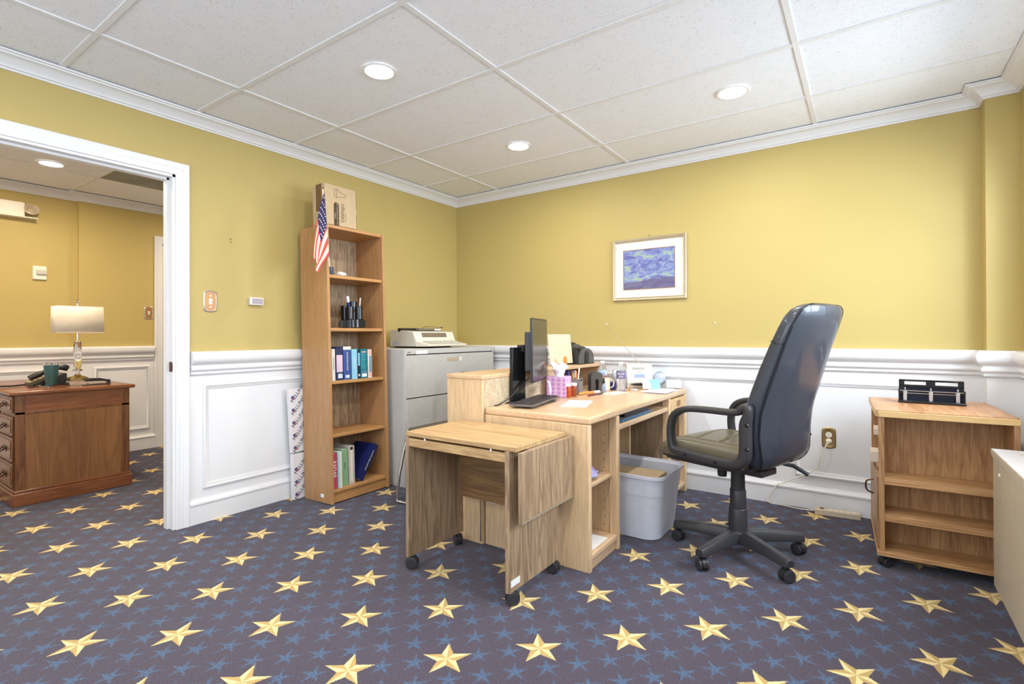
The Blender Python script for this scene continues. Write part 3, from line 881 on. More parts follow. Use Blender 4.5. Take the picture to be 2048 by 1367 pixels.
for k in range(12): hm.cyl((DW - .075, .3215, .12 + k * .042), (DW - .075, .3205, .12 + k * .042), .0026, n=8); 
ob('peg_holes', hm, INK, dk)
# knee hole
ob('keyboard_shelf', MB().box(.10, DW - .012, .352, 1.160, .602, .634), OAK_Y, dk, .008)
ob('modesty_panel', MB().box(.03, .048, .345, 1.165, .16, DZT - .036), OAK_Z, dk)
ob('kneehole_divider', MB().box(.05, .40, 1.00, 1.018, .0, .601), OAK_Z, dk)
# right pedestal
ob('front_post', MB().box(DW - .05, DW - .001, 1.160, 1.190, 0, DZT - .036), OAK_Z, dk, .005)
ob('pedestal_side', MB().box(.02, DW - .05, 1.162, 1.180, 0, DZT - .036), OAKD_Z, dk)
ob('front_post', MB().box(DW - .05, DW - .001, DL - .045, DL - .006, 0, DZT - .036), OAK_Z, dk, .005)
ob('pedestal_side', MB().box(.0, DW - .05, DL - .030, DL - .006, 0, DZT - .036), OAK_Z, dk)
d = ob('drawer', MB().box(.15, DW + .002, 1.194, DL - .048, .592, .676), OAK_X, dk, .004)
c = MB(); c.prism([(x_ + 1.34, z_ + .640) for x_, z_ in rrect(.085, .040, .019, 6)], 'yz', DW + .0022, DW + .0030)
ob('finger_pull', c, plain('shadowed_cutout', srgb(150, 112, 70), .6), d)
ob('shelf', MB().box(.1, DW - .03, 1.182, DL - .032, .30, .318), OAK_Y, dk, .003)
ob('shelf', MB().box(.1, DW - .004, 1.192, DL - .047, .045, .075), OAK_Y, dk, .005)

# riser / raised cubby unit behind the desk
rs = thing('desk_riser_unit', 'tall oak riser unit standing behind the desk with worn inner face', 'shelf unit', (1.332, -1.615, 0))
RW, RH = .248, .890
ob('end_panel', MB().box(0, RW, 0, .022, 0, RH - .022), OAK_Z, rs, .004)
ob('top_board', MB().box(-.002, RW + .004, -.004, 1.53, RH - .024, RH), OAK_Y, rs, .006, 3)
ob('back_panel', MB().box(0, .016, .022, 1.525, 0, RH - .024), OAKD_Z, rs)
worn = wood('worn_mottled_oak', srgb(172, 148, 112), srgb(224, 208, 180), 'x', .35, .5, 1.0, 2.0, 9.0)
ob('inner_panel', MB().box(RW - .016, RW, .022, .875, 0, RH - .024), worn, rs)
ob('inner_panel', MB().box(RW - .016, RW, .875, 1.50, 0, .70), worn, rs)
ob('cubby_floor', MB().box(.016, RW - .001, .88, 1.50, .700, .718), OAK_Y, rs)
ob('cubby_divider', MB().box(.016, RW - .004, .875, .893, .70, RH - .024), OAK_Z, rs)
ob('end_panel', MB().box(0, RW, 1.500, 1.525, 0, RH - .024), OAK_Z, rs, .003)

# ---- things in the desk pedestal
c = MB(); crumple(c, Matrix.Translation((2.110, -1.45, .3925)) @ Matrix.Rotation(.3, 4, 'Z'), .050, 11, 10)
tag(ob('plastic_bag', c, plain('lilac_plastic_film', srgb(172, 166, 214), .2, spec=.8)), 'shiny lilac plastic packet on the middle desk shelf', 'plastic bag')
t = thing('patterned_box', 'small red and cream patterned box on the bottom desk shelf', 'box', (2.085, -1.500, .0872), radians(8))
ob('carton', MB().box(-.06, .045, -.05, .045, 0, .115), plain('red_pattern_card', srgb(206, 150, 130), .6, var=.35, vscale=90), t, .001)
tag(ob('paper_sheet', MB().box(2.06, 2.175, -1.55, -1.36, .0846, .0866), PAPER), 'white printed sheet on the bottom desk shelf', 'paper')
t = thing('document_tray_stack', 'dark folders and papers lying on the keyboard shelf under the desktop', 'folders', (1.90, -1.18, .6345), radians(0))
ob('folder', MB().box(0, .27, .02, .46, 0, .004), cm_('blue_folder', 40, 130, 184), t)
ob('folder', MB().box(.01, .26, .03, .52, .004, .009), cm_('grey_folder', 130, 136, 148), t)
c = MB(); c.box(.02, .24, .13, .50, .009, .030); ob('binder', c, BLACKP, t, .004)
c = MB(); c.box(.03, .22, .16, .47, .030, .036); ob('papers', c, cm_('grey_sheet', 160, 164, 172), t)
t = thing('small_black_case', 'small black case standing on the shelf behind the chair arm', 'case', (1.95, -.35, .3185), .2)
ob('body', MB().box(0, .09, 0, .12, 0, .09), BLACKP, t, .012, 3); ob('strap', MB().box(.0905, .0935, .02, .10, .03, .06), SMOKE, t)

# ---- storage tote under the desk
tt = thing('storage_tote', 'open grey plastic storage tote half under the desk', 'storage tote', (2.03, -.905, 0))
def toter(z, grow):
    w = .64 + grow; h = .40 + grow * .9
    return [Vector((x_, y_, z)) for x_, y_ in rrect(w, h, .075, 7)]
rings = [toter(z, gr) for z, gr in ((.001, -.06), (.006, -.045), (.24, .0), (.241, .006), (.335, .022), (.336, .045), (.352, .046), (.354, .036), (.340, .026))]
rings += [toter(z, gr) for z, gr in ((.335, .012), (.02, -.055))]
m = MB(); m.loft(rings, smooth=True)
ob('tub', m, GREYTUB, tt)
ob('carton', MB().box(-.255, .245, -.150, .150, .03, .300), CARD, tt, .002, label='brown cardboard box inside the tote')
ob('shipping_label', MB().box(-.02, .16, -.12, -.04, .3002, .3008), PAPER, tt)
ob('barcode', MB().box(.07, .15, -.095, -.06, .3009, .3013), INK, tt)

# ================================================================== THINGS ON THE DESK
ZT = DZT + .0006
# monitor
mn = thing('computer_monitor', 'flat black computer monitor seen nearly edge-on, turned to the right', 'monitor', (1.655, -1.19, ZT))
ma = Vector((1.712, -1.330)); mb_ = Vector((1.600, -.985)); dd = (mb_ - ma); wd = dd.length; dd.normalize()
ang = math.atan2(dd.y, dd.x)
Mm = Matrix.Translation((ma.x - 1.655, ma.y + 1.19, 0)) @ Matrix.Rotation(ang, 4, 'Z')
# local frame: x along the screen width, -y towards the viewer's right (screen side)
ob('screen', MB().box(.004, wd - .004, -.0012, .002, .121, .470, Mm), SCREEN, mn)
ob('bezel', MB().box(0, wd, 0.002, .014, .112, .478, Mm), BLACKP, mn, .002)
ob('rear_housing', MB().box(.03, wd - .06,   .014, .055, .176, .40, Mm), CHARC, mn, .006)
ob('arm', MB().box(-.075, -.03, -.10, -.02, .285, .325), BLACKP, mn, .003)
ob('stand_column', MB().box(-.068, -.046, -.185, -.055, .012, .312), BLACKG, mn, .002)
ob('stand_base', MB().prism([(-.066, -.225), (.135, -.150), (.125, .00), (-.066, .0)], 'xy', 0, .008), CHARC, mn, .002)
c = MB(); c.tube(smooth_path([(1.620, -1.222, .852), (1.624, -1.27, .835), (1.622, -1.34, .795), (1.612, -1.42, .752), (1.600, -1.49, .7250), (1.598, -1.53, .7238)], 5), .0035, 8)
tag(ob('monitor_cable', c, BLACKP), 'black cable drooping from the monitor to the desk', 'cable')
# keyboard
kb = thing('keyboard', 'thin black computer keyboard on the desk below the monitor', 'keyboard', (1.838, -1.520, ZT + .0090), radians(102))
# local x = length (.43), y = depth
ob('case', MB().box(0, .44, 0, .135, 0, .012), plain('keyboard_case', srgb(100, 92, 88), .35), kb, .003)
c = MB()
for r in range(6):
    for k in range(20):
        c.box(.012 + k * .021, .012 + k * .021 + .017, .010 + r * .020, .010 + r * .020 + .0155, .012, .017)
ob('keys', c, plain('worn_keys', srgb(48, 44, 46), .35), kb, .0015)
# tissue box
tbx = thing('tissue_box', 'pink patterned tissue box with a white tissue pulled up', 'tissue box', (1.668, -.955, ZT), radians(10))
PINKP = bpy.data.materials.new('pink_floral_card'); PINKP.use_nodes = True
_nt = PINKP.node_tree; _b = _nt.nodes['Principled BSDF']
_v = coord(_nt, scale=(38, 38, 38), rot=(0, 0, radians(45)))
_vo = _nt.nodes.new('ShaderNodeTexVoronoi'); _vo.inputs['Randomness'].default_value = 0; _vo.inputs['Scale'].default_value = 1; _nt.links.new(_v, _vo.inputs['Vector'])
_nt.links.new(ramp(_nt, _vo.outputs['Distance'], [(.25, srgb(196, 140, 202)), (.6, srgb(236, 190, 226))]), _b.inputs['Base Color'])
ob('carton', MB().box(-.06, .06, -.06, .06, 0, .125), PINKP, tbx, .002)
ob('slot', MB().lathe([(0, .1252), (.035, .1252), (.035, .1262), (0, .1262)], 24), PAPER, tbx)
def tis(u, v):
    a = 2 * PI * u
    r = .012 + .045 * v ** 1.2 * (1 + .35 * sin(3 * a))
    return (r * cos(a) + .01 * sin(5 * v + a), r * sin(a) * .8 - .012 * v, .122 + .085 * v * (1 + .35 * cos(2 * a + 1)) * (1 - .2 * v))
ob('tissue', MB().grid(tis, 32, 10), PAPER, tbx, solid=.0008)
c = MB(); c.grid(lambda u, v: (1.705 + .010 * sin(u * 3) + .02 * v - .05 * u, -1.165 + .10 * u * (1 - .3 * v) + .01 * v, ZT + .118 - .02 * u + (.0 - .095 * (1 - u)) * v * v), 12, 10)
tag(ob('curled_paper', c, PAPER, solid=.0008), 'curled white paper slip hanging in front of the monitor edge', 'paper')
# mesh pencil box
pb = thing('pencil_holder', 'grey desk box full of pens and scissors beside the tissue box', 'pencil holder', (1.690, -.775, ZT), radians(12))
c = MB()
c.box(-.035, .035, -.05, .05, 0, .004); c.box(-.035, -.032, -.05, .05, 0, .100); c.box(.032, .035, -.05, .05, 0, .100); c.box(-.035, .035, -.05, -.047, 0, .100); c.box(-.035, .035, .047, .05, 0, .100)
ob('box', c, plain('warm_grey_metal', srgb(150, 146, 146), .4, .3), pb, .001)
text('lettering', 'OPTIMUM', .020, INK, pb, (.0355, 0, .088), (radians(90), 0, radians(90)), .0003, sx=.85)
random.seed(4)
pcs = [((.0, -.02), (-.01, -.03), .135, cm_('yellow_pencil', 224, 168, 60)), ((.01, 0), (.0, .012), .15, cm_('orange_pencil', 226, 140, 60)), ((-.01, .02), (.0, .04), .125, cm_('red_pen', 200, 50, 60)), ((.0, .03), (.02, .048), .14, BLACKP)]
plabs = ['yellow pencil in the grey desk box', 'orange pencil in the grey desk box', 'red pen in the grey desk box', 'black pen leaning right in the grey desk box']
Mp = Matrix.Translation((1.690, -.775, ZT)) @ Matrix.Rotation(radians(12), 4, 'Z')
for (a, b_, h, mt), lb in zip(pcs, plabs):
    penobj('pencil', lb, 'pencil', Mp @ Vector((a[0], a[1], .006)), Mp @ Vector((b_[0], b_[1], h)), .0035, mt, mt, 'pens in the desk box')
t = thing('eraser_stick', 'pale wooden ruler end sticking up from the grey desk box', 'ruler', Mp @ Vector((.01, .0, .008)), rot=(radians(-18), 0, radians(12)))
ob('blade', MB().box(-.002, .002, -.011, .011, 0, .165), CREAMP, t, .0006)
# pill bottles
def pillb(x, y, label):
    t = thing('pill_bottle', label, 'pill bottle', (x, y, ZT), group='amber pill bottles on the desk')
    ob('bottle', MB().lathe([(0, 0), (.0155, 0), (.0165, .002), (.0165, .058), (.014, .062), (.014, .066), (.0, .066)], 24), AMBER, t)
    ob('cap', MB().lathe([(0, .0665), (.0185, .0665), (.0188, .068), (.0188, .082), (.017, .084), (0, .084)], 28), PAPER, t)
    return t
pillb(1.735, -.962, 'amber pill bottle with white cap nearest the keyboard')
pillb(1.745, -.905, 'amber pill bottle with white cap just behind its twin')
# pads and notes
t = thing('note_pad', 'stack of white paper sheets lying near the desk corner', 'paper', (1.925, -1.205, ZT), radians(17))
ob('sheet', MB().box(-.068, .068, -.135, .135, 0, .0012), PAPER, t)
ob('sheet', MB().box(-.064, .066, -.128, .138, .0013, .0026, Matrix.Rotation(.07, 4, 'Z')), plain('bright_paper', (.86, .87, .88, 1), .7), t)
tag(ob('folded_note', MB().box(-.05, .045, -.10, .10, 0, .0022, Matrix.Translation((1.893, -.620, ZT)) @ Matrix.Rotation(radians(-6), 4, 'Z')), CREAMP), 'small cream note in front of the labelled water bottle', 'paper')
# marker + pen
t = penobj('highlighter_pen', 'orange and white highlighter lying beside the pill bottles', 'highlighter', (1.745, -.845, ZT + .0095), (1.800, -.655, ZT + .0095), .0088, cm_('orange_barrel', 236, 150, 76, .35), cm_('pinkish_cap', 240, 214, 220, .35))
penobj('burgundy_pen', 'dark burgundy pen lying on the desk in front of the highlighter', 'pen', (1.826, -.878, ZT + .0055), (1.842, -.690, ZT + .0055), .005, cm_('burgundy', 110, 40, 60, .3), cm_('dark_cap', 50, 44, 52, .3))
t = thing('pencil_stub', 'orange pencil lying beside the radio', 'pencil', (1.900, -.39, ZT + .004), rot=(radians(90), 0, radians(-40)))
ob('shaft', MB().cyl((0, 0, -.06), (0, 0, .06), .004, n=6), cm_('orange_pencil', 226, 140, 60), t)
# file sorters: row of arched plates
def arch(w, h, n=14, notch=True):
    pts = [(-w / 2, 0), ]
    pts += [(-w / 2, h - w / 2 * .62)]
    for k in range(1, n):
        a = PI - PI * k / n
        pts.append((w / 2 * cos(a), h - w / 2 * .62 + w / 2 * .62 * sin(a)))
    pts += [(w / 2, h - w / 2 * .62), (w / 2, 0)]
    if notch:
        pts += [(w * .16, 0)] + [(w * .16 * cos(PI * k / 8), h * .52 + w * .16 * sin(PI * k / 8)) for k in range(0, 9)] + [(-w * .16, 0)]
    return pts
def sorter(label, loc, rz, n, w, h, step, grow, mat):
    t = thing('file_sorter', label, 'file sorter', loc, rz, group='arched desktop file sorters')
    ob('base', MB().box(-step * (n - 1) - .01, .006, -w / 2, w / 2, 0, .006), mat, t, .002)
    for k in range(n):
        M = Matrix.Translation((-step * k, 0, .004))
        c = MB()
        hh = h + grow * k
        outer = arch(w, hh, notch=False)
        # arch plate with a tunnel cut: two legs plus bridge
        c.prism(arch(w, hh), 'yz', -.002, .002, M)
        ob('divider', c, mat if k % 2 else plain('wave_grey_plastic', srgb(84, 80, 76), .25), t)
    return t
sorter('black wave-print file sorter with arched dividers on the riser shelf', (1.555, -.350, RH + .0006), 0, 5, .24, .112, .040, .014, plain('smoked_black_plastic', srgb(44, 42, 42), .22))
sorter('dark brown arched file sorter behind the cream envelope', (1.40, -.735, RH + .0006), radians(4), 2, .20, .16, .03, .008, plain('brown_black_plastic', srgb(52, 32, 20), .25))
ENV = plain('manila_paper', srgb(222, 206, 178), .7)
t = thing('envelope', 'cream envelope standing upright between the file sorters', 'envelope', (1.500, -.625, RH + .013), rot=(0, radians(-6), radians(-4)))
ob('sheet', MB().box(-.003, .003, -.135, .145, 0, .205), ENV, t, .001)
sorter('grey arched file sorter standing on the desk by the water bottle', (1.738, -.560, ZT), radians(-40), 3, .085, .125, .026, .0, SMOKE)
# folders inside cubby
for k, (yy, mt, lb) in enumerate([(-.64, cm_('violet_folder', 92, 84, 150), 'violet folder standing in the riser cubby'), (-.60, cm_('brown_folder', 130, 84, 60), 'brown folder standing in the riser cubby'), (-.55, cm_('white_folder', 210, 206, 214), 'white folder standing in the riser cubby'), (-.49, cm_('plum_folder', 96, 56, 84), 'plum folder standing in the riser cubby')]):
    tag(ob('folder', MB().box(1.365, 1.565, yy, yy + .016, RH - .170, RH - .035), mt, bev=.001), lb, 'folder', 'folders in the cubby')
t = thing('orange_cloth', 'small orange leather case propped between sorter and pencils', 'case', (1.590, -.70, RH - .03), rot=(0, 0, radians(10)))
c = MB(); c.prism([(-.02, 0), (.02, 0), (.024, .03), (.01, .065), (-.012, .07), (-.022, .03)], 'yz', -.008, .008); ob('body', c, cm_('tan_leather', 214, 138, 60, .5), t, .004)
t.location.z = RH + .0006
t.location.x = 1.572
# water bottles
def bottle(x, y, label, deco):
    t = thing('water_bottle', label, 'bottle', (x, y, ZT), group='clear water bottles on the desk')
    prof = [(0, 0), (.026, 0), (.031, .005), (.032, .012)]
    for k in range(6): prof += [(.032, .018 + k * .011), (.0295, .0235 + k * .011)]
    prof += [(.032, .090), (.032, .135), (.030, .142), (.020, .166), (.0135, .178), (.0135, .184), (0, .184)]
    ob('body', MB().lathe(prof, 32), WATER, t)
    ob('cap', MB().lathe([(0, .1842), (.0150, .1842), (.0152, .1965), (.013, .198), (0, .198)], 24), plain('clear_cap', (.85, .85, .85, 1), .3), t)
    deco(t)
    return t
def deco1(t):
    ob('label_band', MB().lathe([(.0325, .092), (.0328, .092), (.0328, .134), (.0325, .134)], 32, cap=False), plain('blue_white_label', srgb(200, 220, 240), .4), t)
    text('lettering', 'Pure', .022, cm_('label_blue', 40, 90, 190), t, (.012, -.0322, .113), (radians(90), 0, radians(28)), .0006)
    ob('label_stripe', MB().lathe([(.0329, .092), (.0331, .092), (.0331, .098), (.0329, .098)], 32, cap=False), cm_('label_red', 216, 92, 80), t)
def deco2(t):
    ob('label_band', MB().lathe([(.0325, .086), (.0328, .086), (.0328, .134), (.0325, .134)], 32, cap=False), plain('violet_label', srgb(112, 102, 142), .4), t)
    text('lettering', 'TRUMP', .0165, PAPER, t, (.012, -.0335, .118), (radians(90), 0, radians(26)), .0008, sx=.95)
    text('lettering', '2024', .0165, PAPER, t, (.012, -.0335, .100), (radians(90), 0, radians(26)), .0008, sx=.95)
bottle(1.712, -.415, 'clear water bottle with blue and white label beside the spray bottle', deco1)
bottle(1.875, -.470, 'clear water bottle with violet 2024 label in front of the radio', deco2)
# mug and spray bottle
t = thing('white_mug', 'cream mug partly hidden behind the little spray bottle', 'mug', (1.765, -.485, ZT), radians(20))
ob('cup', MB().lathe([(0, 0), (.028, 0), (.032, .004), (.032, .085), (.029, .086), (.029, .008), (0, .008)], 28, cap=False), CREAMP, t)
ob('handle', MB().tube(smooth_path([(.030, 0, .072), (.050, 0, .072), (.058, 0, .050), (.050, 0, .026), (.031, 0, .020)], 4), .0042, 8), CREAMP, t)
t = thing('spray_bottle', 'small clear spray bottle with black pump on the desk', 'spray bottle', (1.800, -.585, ZT))
ob('bottle', MB().lathe([(0, 0), (.013, 0), (.014, .002), (.014, .045), (.007, .054), (.007, .058), (0, .058)], 20), plain('blue_grey_plastic', srgb(170, 180, 206), .15, trans=.4), t)
ob('pump', MB().lathe([(0, .0582), (.009, .0582), (.009, .074), (.006, .076), (.006, .092), (.004, .094), (0, .094)], 18), BLACKP, t)
t = thing('blue_tape_dispenser', 'dark blue tape dispenser between the two water bottles', 'tape dispenser', (1.795, -.395, ZT), radians(-10))
c = MB(); c.prism([(-.03, 0), (.03, 0), (.03, .02), (.018, .045), (-.008, .055), (-.028, .05)], 'yz', -.02, .02); ob('body', c, cm_('royal_plastic', 46, 48, 130, .25), t, .005, 3)

# radio
rd = thing('portable_radio', 'white and silver portable radio with raised antenna at the desk end', 'radio', (1.885, -.180, ZT), radians(30))
# local: x along width (.39), -y is the front
WHR = plain('radio_white', srgb(222, 216, 202), .35); SIL = plain('radio_silver', srgb(190, 200, 212), .3, .3)
c = MB(); c.prism([(-.055, 0), (-.075, .045), (-.070, .060), (-.050, .165), (-.020, .175), (.045, .165), (.055, .02), (.045, 0)], 'yz', -.09, .09)
ob('body', c, WHR, rd, .006, 3)
for sg in (-1, 1):
    rings = []
    for k, (xx, sc) in enumerate(((.088, 1.0), (.12, .97), (.160, .86), (.185, .62))):
        rings.append([Vector((sg * xx, -.005 + .052 * sc * cos(a) * (1.0), .078 + .075 * sc * sin(a))) for a in [2 * PI * j / 24 for j in range(24)]])
    ob('speaker_housing', MB().loft(rings), SIL, rd)
    M = Matrix.Translation((sg * .138, -.052, .080)) @ Matrix.Rotation(radians(90), 4, 'X') @ Matrix.Rotation(radians(20 * sg), 4, 'Y')
    ob('speaker_cone', MB().lathe([(0, -.002), (.012, .002), (.030, -.004), (.040, .004), (.042, .000), (.042, -.01), (0, -.01)], 28, M), plain('speaker_grey', srgb(168, 176, 188), .4), rd)
Mf = Matrix.Translation((0, -.066, .09)) @ Matrix.Rotation(radians(-11), 4, 'X')
ob('display', MB().box(-.035, .035, -.0015, .003, -.012, .012, Mf), plain('lcd', srgb(150, 166, 196), .2), rd)
text('lettering', 'memorex', .011, cm_('grey_print', 130, 130, 140), rd, (0, -.0645, .118), (radians(79), 0, 0), .0004)
c = MB()
for k in range(6): c.box(-.05 + k * .014, -.041 + k * .014, -.0015, .002, .055, .059, Mf); c.box(-.046 + k * .014, -.037 + k * .014, -.0015, .002, .046, .050, Mf)
ob('buttons', c, cm_('button_grey', 110, 110, 112), rd)
ob('cd_door', MB().prism([(x_, z_) for x_, z_ in [(-.07, .030), (-.04, .036), (0, .038), (.04, .036), (.07, .030), (.04, .022), (0, .020), (-.04, .022)]], 'xz', -.0755, -.0700), BLACKP, rd)
ob('antenna', MB().cyl((.020, .05, .165), (-.225, -.02, .455), .0032, .0022, n=8), CHROME, rd)
ob('antenna_tip', MB().lathe([(0, 0), (.003, .001), (.003, .008), (0, .010)], 8, Matrix.Translation((-.228, -.021, .455))), CHROME, rd)

# papers, card and boxes at the far end of the desk
t = thing('loose_papers', 'fan of white and lilac papers at the far desk end', 'papers', (2.095, -.335, ZT))
PM = [plain('lilac_sheet', srgb(206, 200, 226), .7), PAPER, plain('bluish_sheet', srgb(214, 222, 240), .7)]
for k, (dx, dy, rr, mt) in enumerate([(.0, .02, -.25, PM[1]), (-.015, .05, .2, PM[2]), (.01, -.02, .02, PM[0])]):
    M = Matrix.Translation((dx, dy, k * .0016)) @ Matrix.Rotation(rr, 4, 'Z')
    ob('sheet', MB().box(-.08, .08, -.13, .13, 0, .0014, M), mt, t)
t = thing('tent_card', 'cream and blue folded tent card leaning in front of the radio', 'card', (2.015, -.265, ZT + .006), radians(38))
c = MB(); c.box(-.062, .062, 0, .001, 0, .068, Matrix.Rotation(radians(-22), 4, 'X')); ob('front', c, plain('blush_card', srgb(236, 214, 208), .6), t)
c = MB(); c.prism([(.0, .0), (.062, 0), (.062, .068), (-.012, .068)], 'xz', -.0014, -.0003, Matrix.Rotation(radians(-22), 4, 'X')); ob('blue_print', c, cm_('card_blue', 130, 190, 222), t)
t = thing('small_white_carton', 'small white printed carton at the back corner of the desk', 'box', (2.115, -.100, ZT + .006), radians(20))
ob('carton', MB().box(-.05, .05, -.03, .03, 0, .054), plain('white_card', (.74, .73, .72, 1), .6), t, .001)
for k in range(3): ob('print_line', MB().box(-.045, .0 + .01 * k, -.0306, -.0301, .042 - k * .012, .045 - k * .012), cm_('pale_print', 170, 180, 210), t)
tag(ob('white_eraser', MB().box(1.91, 1.955, -.40, -.375, ZT, ZT + .012), plain('grey_white_rubber', (.62, .62, .6, 1), .6), bev=.002), 'small off-white eraser block under the radio edge', 'eraser')

# ================================================================== ROLLING CART (drop leaf)
ct = thing('printer_cart', 'oak drop-leaf rolling cart in front of the desk', 'cart', (1.457, -2.045, 0))
CWd, CDe, CH = .632, .405, .650
ob('top', MB().box(0, CWd, 0, CDe, CH - .020, CH), CART_X, ct, .002)
ob('front_rail', MB().box(.018, .578, .004, .020, CH - .068, CH - .030), CART_X, ct, .001)
ob('glide_pin', MB().cyl((.12, .006, CH - .031), (.12, .006, CH - .019), .004, n=8), PAPER, ct)
ob('glide_pin', MB().cyl((.50, .006, CH - .031), (.50, .006, CH - .019), .004, n=8), PAPER, ct)
ob('side_panel', MB().box(0, .018, 0, CDe - .01, .060, CH - .021), CART_Z, ct, .001)
ob('side_panel', MB().box(.578, .600, -.004, CDe - .01, .055, CH - .021), CART_Z, ct, .001)
ob('back_panel', MB().box(.018, .578, CDe - .030, CDe - .014, .255, CH - .021), wood('cart_back_dark', srgb(98, 70, 44), srgb(158, 120, 78), 'x', .8, .5, 1.2, 1.0, 4.0), ct)
lf = ob('drop_leaf', MB().box(.640, .658, .0, CDe + .032, CH - .305, CH - .020), CART_Z, ct, .002)
ob('piano_hinge', MB().box(.618, .641, .08, .36, CH - .030, CH - .0205), plain('dull_steel', (.5, .5, .5, 1), .35, .9), ct)
ob('edge_band', MB().box(.6582, .6590, .0, CDe + .032, CH - .305, CH - .297), plain('grey_band', srgb(150, 138, 120), .5), ct)
ob('sticker', MB().box(.606, .634, -.0008, 0, .09, .1), PAPER, ct) if False else None
ob('sticker', MB().box(.6003, .6009, .005, .07, .078, .105), PAPER, ct, label='small white sticker')
def caster(parent, x, y, ztop, rz, R=.028, w=.024, sub=False):
    M = Matrix.Translation((x, y, 0)) @ Matrix.Rotation(rz, 4, 'Z')
    c = MB()
    # hood
    prof = [(R * 1.12 * cos(a), R + R * 1.12 * sin(a)) for a in [radians(-10 + 20 * k) for k in range(11)]]
    prof += [(R * .5, R * .6)]
    c.prism(prof, 'xz', -w * .35, w * .35, M)
    c.cyl(M @ Vector((-.008, 0, R * 1.8)), M @ Vector((-.008, 0, ztop)), .007, n=10)
    h = ob('caster', c, BLACKP, parent, .001)
    for sg in (-1, 1):
        q = M @ Matrix.Translation((0, sg * w * .62, R)) @ Matrix.Rotation(radians(90), 4, 'X')
        ob('wheel', MB().lathe([(0, -w * .26), (R * .8, -w * .26), (R, -w * .16), (R, w * .16), (R * .8, w * .26), (R * .45, w * .20), (0, w * .22)], 28, q), CHARC, h)
    return h
caster(ct, .012, .03, .062, .5); caster(ct, .012, .36, .062, -.6); caster(ct, .590, .03, .060, .9); caster(ct, .590, .365, .060, .2)

# flat panels leaning behind the cart? -> metal rail strip seen on the desk end seam
tag(ob('metal_strip', MB().box(1.570, 1.5775, -1.628, -1.617, .02, .34), CHROME, bev=.001), 'narrow metal strip standing at the seam between desk and riser', 'metal strip')
tag(ob('paper_label', MB().box(1.60, 1.665, -1.6022, -1.6012, .225, .25), PAPER), 'small white sticker on the oak desk end panel', 'sticker')

# ================================================================== OFFICE CHAIR
ch = thing('office_chair', 'black leather high-back office chair turned towards the desk', 'office chair', (2.71, -.985, 0), radians(161))
# local: +x forward, -y is towards the camera side... (s = right side)
def secpts(w, a0, a1, z, n=28, e=4.0):
    """super-ellipse section across s (y) and a (x)"""
    out = []
    for k in range(n):
        th = 2 * PI * k / n
        cx, sy = cos(th), sin(th)
        x = (a0 + a1) / 2 + (a1 - a0) / 2 * math.copysign(abs(cx) ** (2 / e), cx)
        y = w * math.copysign(abs(sy) ** (2 / e), sy)
        out.append(Vector((x, y, z)))
    return out
BP = [  # z, front, crease, rear, half width
    (.478, -.150, -.185, -.190, .120), (.492, -.130, -.215, -.222, .180), (.520, -.122, -.235, -.250, .212), (.560, -.120, -.243, -.272, .228), (.650, -.130, -.240, -.284, .243), (.750, -.152, -.250, -.292, .245),
    (.850, -.185, -.280, -.318, .242), (.950, -.220, -.312, -.350, .235), (1.05, -.262, -.345, -.385, .230), (1.13, -.300, -.374, -.415, .226), (1.175, -.320, -.392, -.428, .216), (1.205, -.340, -.404, -.432, .198), (1.222, -.356, -.410, -.430, .168), (1.232, -.372, -.408, -.420, .120)]
def interp(z, col):
    for i in range(len(BP) - 1):
        if BP[i][0] <= z <= BP[i + 1][0]:
            t_ = (z - BP[i][0]) / (BP[i + 1][0] - BP[i][0]); return BP[i][col] * (1 - t_) + BP[i + 1][col] * t_
    return BP[-1][col] if z > 1 else BP[0][col]
m = MB()
rows = []
for zz, f0, cr, re, w in BP:
    rows.append(secpts(w, f0, cr - .004, zz, 36, 5.0))
m.loft(rows)
ob('backrest', m, LEATHER, ch)
m = MB(); rows = []
for zz, f0, cr, re, w in BP:
    ring = []
    ww = w - .006
    for k in range(19):
        y = -ww + 2 * ww * k / 18
        ring.append(Vector((cr + (re - cr) * (1 - abs(y / ww) ** 3.2), y, zz)))
    for k in range(19):
        y = ww - 2 * ww * k / 18
        ring.append(Vector((cr + .006, y, zz)))
    rows.append(ring)
m.loft(rows)
ob('back_panel', m, LEATHER, ch, label='smooth leather rear panel of the backrest')
lp = [Vector((interp(b[0], 2), -(b[4] - .003), b[0])) for b in BP] + [Vector((interp(b[0], 2), (b[4] - .003), b[0])) for b in reversed(BP)]
ob('piping', MB().tube(smooth_path(lp, 2, True), .0018, 6, closed=True), BLACKG, ch)
zc = 1.06
ring = [Vector(((interp(zc, 1) + interp(zc, 2)) / 2 + (v.x - (interp(zc, 1) + interp(zc, 2)) / 2) * 1.02, v.y * 1.006, v.z + (.012 if v.x > -.3 else 0))) for v in secpts(interp(zc, 4), interp(zc, 1), interp(zc, 2) - .004, zc, 36, 5.0)]
ob('headrest_seam', MB().tube(ring, .0016, 5, closed=True), BLACKG, ch)
